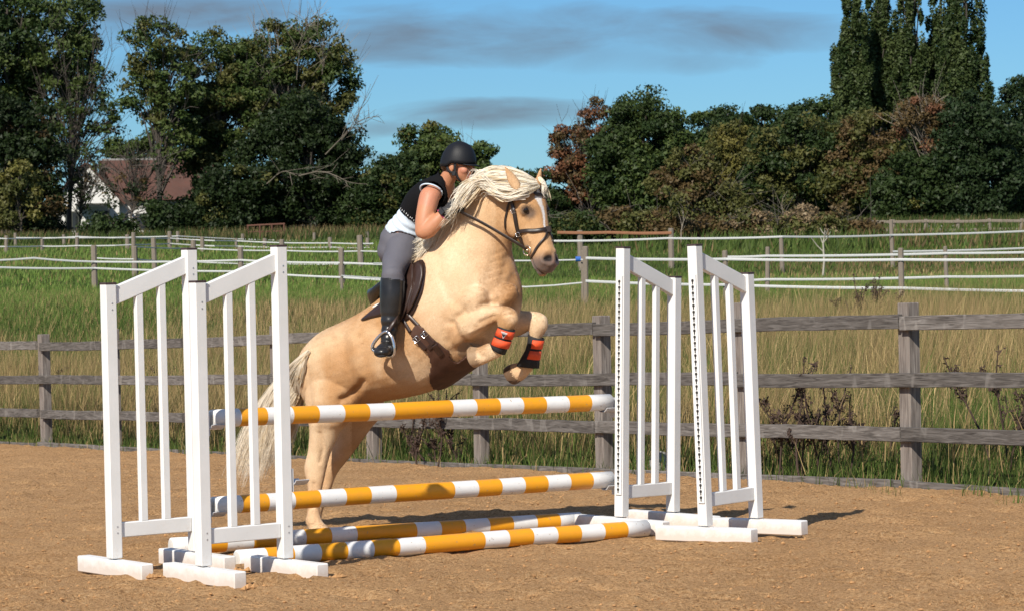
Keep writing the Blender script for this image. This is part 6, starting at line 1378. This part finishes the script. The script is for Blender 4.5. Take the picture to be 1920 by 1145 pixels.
# helmet
hm = MB(); n = 36; rings_ = []; th = np.linspace(0, TAU, n, endpoint=False)
for el in np.linspace(0, 1, 12):
    e_ = el * math.pi / 2; rr = math.cos(e_) ** .85 if el < 1 else .02; hgt = .006 + .110 * math.sin(e_) ** .95
    bk = np.where(np.cos(th) < 0, -.012 * (1 - el), 0.0); rings_.append(np.array([RHp(-.004 + .092 * rr * math.cos(a_), .076 * rr * math.sin(a_), hgt + bk[i] - (.0 if math.cos(a_) > -.3 else .010 * (1 - el))) for i, a_ in enumerate(th)]))
v = np.concatenate(rings_); f = [(i * n + j, i * n + (j + 1) % n, (i + 1) * n + (j + 1) % n, (i + 1) * n + j) for i in range(11) for j in range(n)] + [tuple(11 * n + j for j in range(n))]; hm.add(v, f)
hel = hm.build('helmet', MAT['helmet'], rider, True); s_ = hel.modifiers.new('t', 'SOLIDIFY'); s_.thickness = .010; s_.offset = -1
b = MB(); pts = []; n = 17; V_ = []
for a_ in np.linspace(-1.15, 1.15, n):
    i0 = RHp(-.004 + .087 * math.cos(a_), .074 * math.sin(a_), .012); ext = .040 * math.cos(a_ * 1.3) ** 1.2 if abs(a_) < 1.2 else 0; o0 = RHp(-.004 + (.087 + ext) * math.cos(a_), (.074 + ext * .5) * math.sin(a_), .006 - ext * .12); V_ += [i0, o0, o0 - ru * .004, i0 - ru * .006]
b.add(V_, [q for i in range(n - 1) for q in ((4 * i, 4 * i + 1, 4 * i + 5, 4 * i + 4), (4 * i + 1, 4 * i + 2, 4 * i + 6, 4 * i + 5), (4 * i + 2, 4 * i + 3, 4 * i + 7, 4 * i + 6))]); b.build('peak', MAT['helmet'], hel, True)
b = MB(); pts = [RHp(-.004 + .0935 * math.cos(e_) ** .85, 0, .006 + .112 * math.sin(e_) ** .95) for e_ in np.linspace(.05, math.pi / 2 - .05, 9)] + [RHp(-.004 - .0935 * math.cos(e_) ** .85, 0, .004 + .112 * math.sin(e_) ** .95) for e_ in np.linspace(math.pi / 2 - .05, .2, 9)]; b.tube(np.array(pts), .003, 8, True, rl, .020); b.build('centre_strip', MAT['helmet_strip'], hel, True)
for k_ in range(2):
    b = MB(); a_ = .45 + k_ * .5; pts = [RHp(-.004 + .093 * math.cos(e_) ** .85 * math.cos(a_), .077 * math.cos(e_) ** .85 * math.sin(a_), .006 + .111 * math.sin(e_) ** .95) for e_ in np.linspace(.62, .95, 5)]; b.tube(np.array(pts), [.002, .0045, .005, .0045, .002], 6); b.build('vent', MAT['dark'], hel, True)
b = MB(); a_ = .62; cb = RHp(-.004 + .0915 * math.cos(a_), .0765 * math.sin(a_), .038); nb_2 = (rf * math.cos(a_) + rl * math.sin(a_)); b.tube([cb - nb_2 * .004, cb + nb_2 * .0035], .0095, 16); bdg = b.build('badge', MAT['chrome'], hel, True); b = MB(); b.tube([cb + nb_2 * .0036, cb + nb_2 * .0046], .0055, 12); MAT['badge_red'] = plain('badge_red', (.35, .10, .12), .5); b.build('badge_mark', MAT['badge_red'], bdg)
for s_ in (1, -1):
    b = MB(); pts = [RHp(.020, .078 * s_, .012), RHp(.016, .071 * s_, -.020), RHp(.020, .064 * s_, -.050), RHp(.040, .046 * s_, -.085), RHp(.052, .0, -.103)]; b.tube(catmull(np.array(pts), 4), .0022, 6, True, rf, .008); b.build('chin_strap', MAT['neoprene'], hel, True)
    b = MB(); pts = [RHp(-.040, .070 * s_, .004), RHp(-.020, .074 * s_, -.035), RHp(.012, .068 * s_, -.052)]; b.tube(catmull(np.array(pts), 4), .0022, 6, True, rf, .008); b.build('chin_strap', MAT['neoprene'], hel, True)
    b = MB(); M = Matrix((rf, rl, ru)).transposed().to_4x4(); b.box((.012, .070 * s_, -.050), (.022, .008, .024), None, .003); b.v[-1] = b.v[-1] @ np.array([rf, rl, ru]) + RC; b.build('strap_buckle', MAT['neoprene'], hel)
b = MB(); blob(b, RHp(-.070, 0, -.012), (rf * .028, rl * .055, ru * .035)); b.build('hair', MAT['brown_hair'], rider, True)
# printed marks on the vest: a short line of small white signs at the lower back hem and a small tab
b = MB(); BP = BVHTree.FromPolygons([Vector(x) for x in VP], FP.tolist())
r_ = np.random.default_rng(5)
for k_ in range(9):
    px, py = 756 + k_ * 2.6, 391 + k_ * 2.2; loc, nn, i, ds = BP.ray_cast(Vector(CAM), Vector(ray(px, py)).normalized())
    if loc is None: continue
    nn = np.array(nn); c0 = np.array(loc) + nn * .0255; t_ = H(px + 2.6, py + 2.2, .1) - H(px, py, .1); t_ -= nn * (t_ @ nn); t_ /= np.linalg.norm(t_); s_ = np.cross(nn, t_)
    for q in range(2): o1, o2 = r_.uniform(-.002, .002, 2); w1, h1 = ((.0012, .005), (.003, .0012))[q]; c1 = c0 + t_ * o1 + s_ * o2; b.add([c1 - t_ * w1 - s_ * h1, c1 + t_ * w1 - s_ * h1, c1 + t_ * w1 + s_ * h1, c1 - t_ * w1 + s_ * h1], [(0, 1, 2, 3)])
if b.n: o = b.build('vest_print', MAT['logo_white'], rider); o['kind'] = 'stuff'
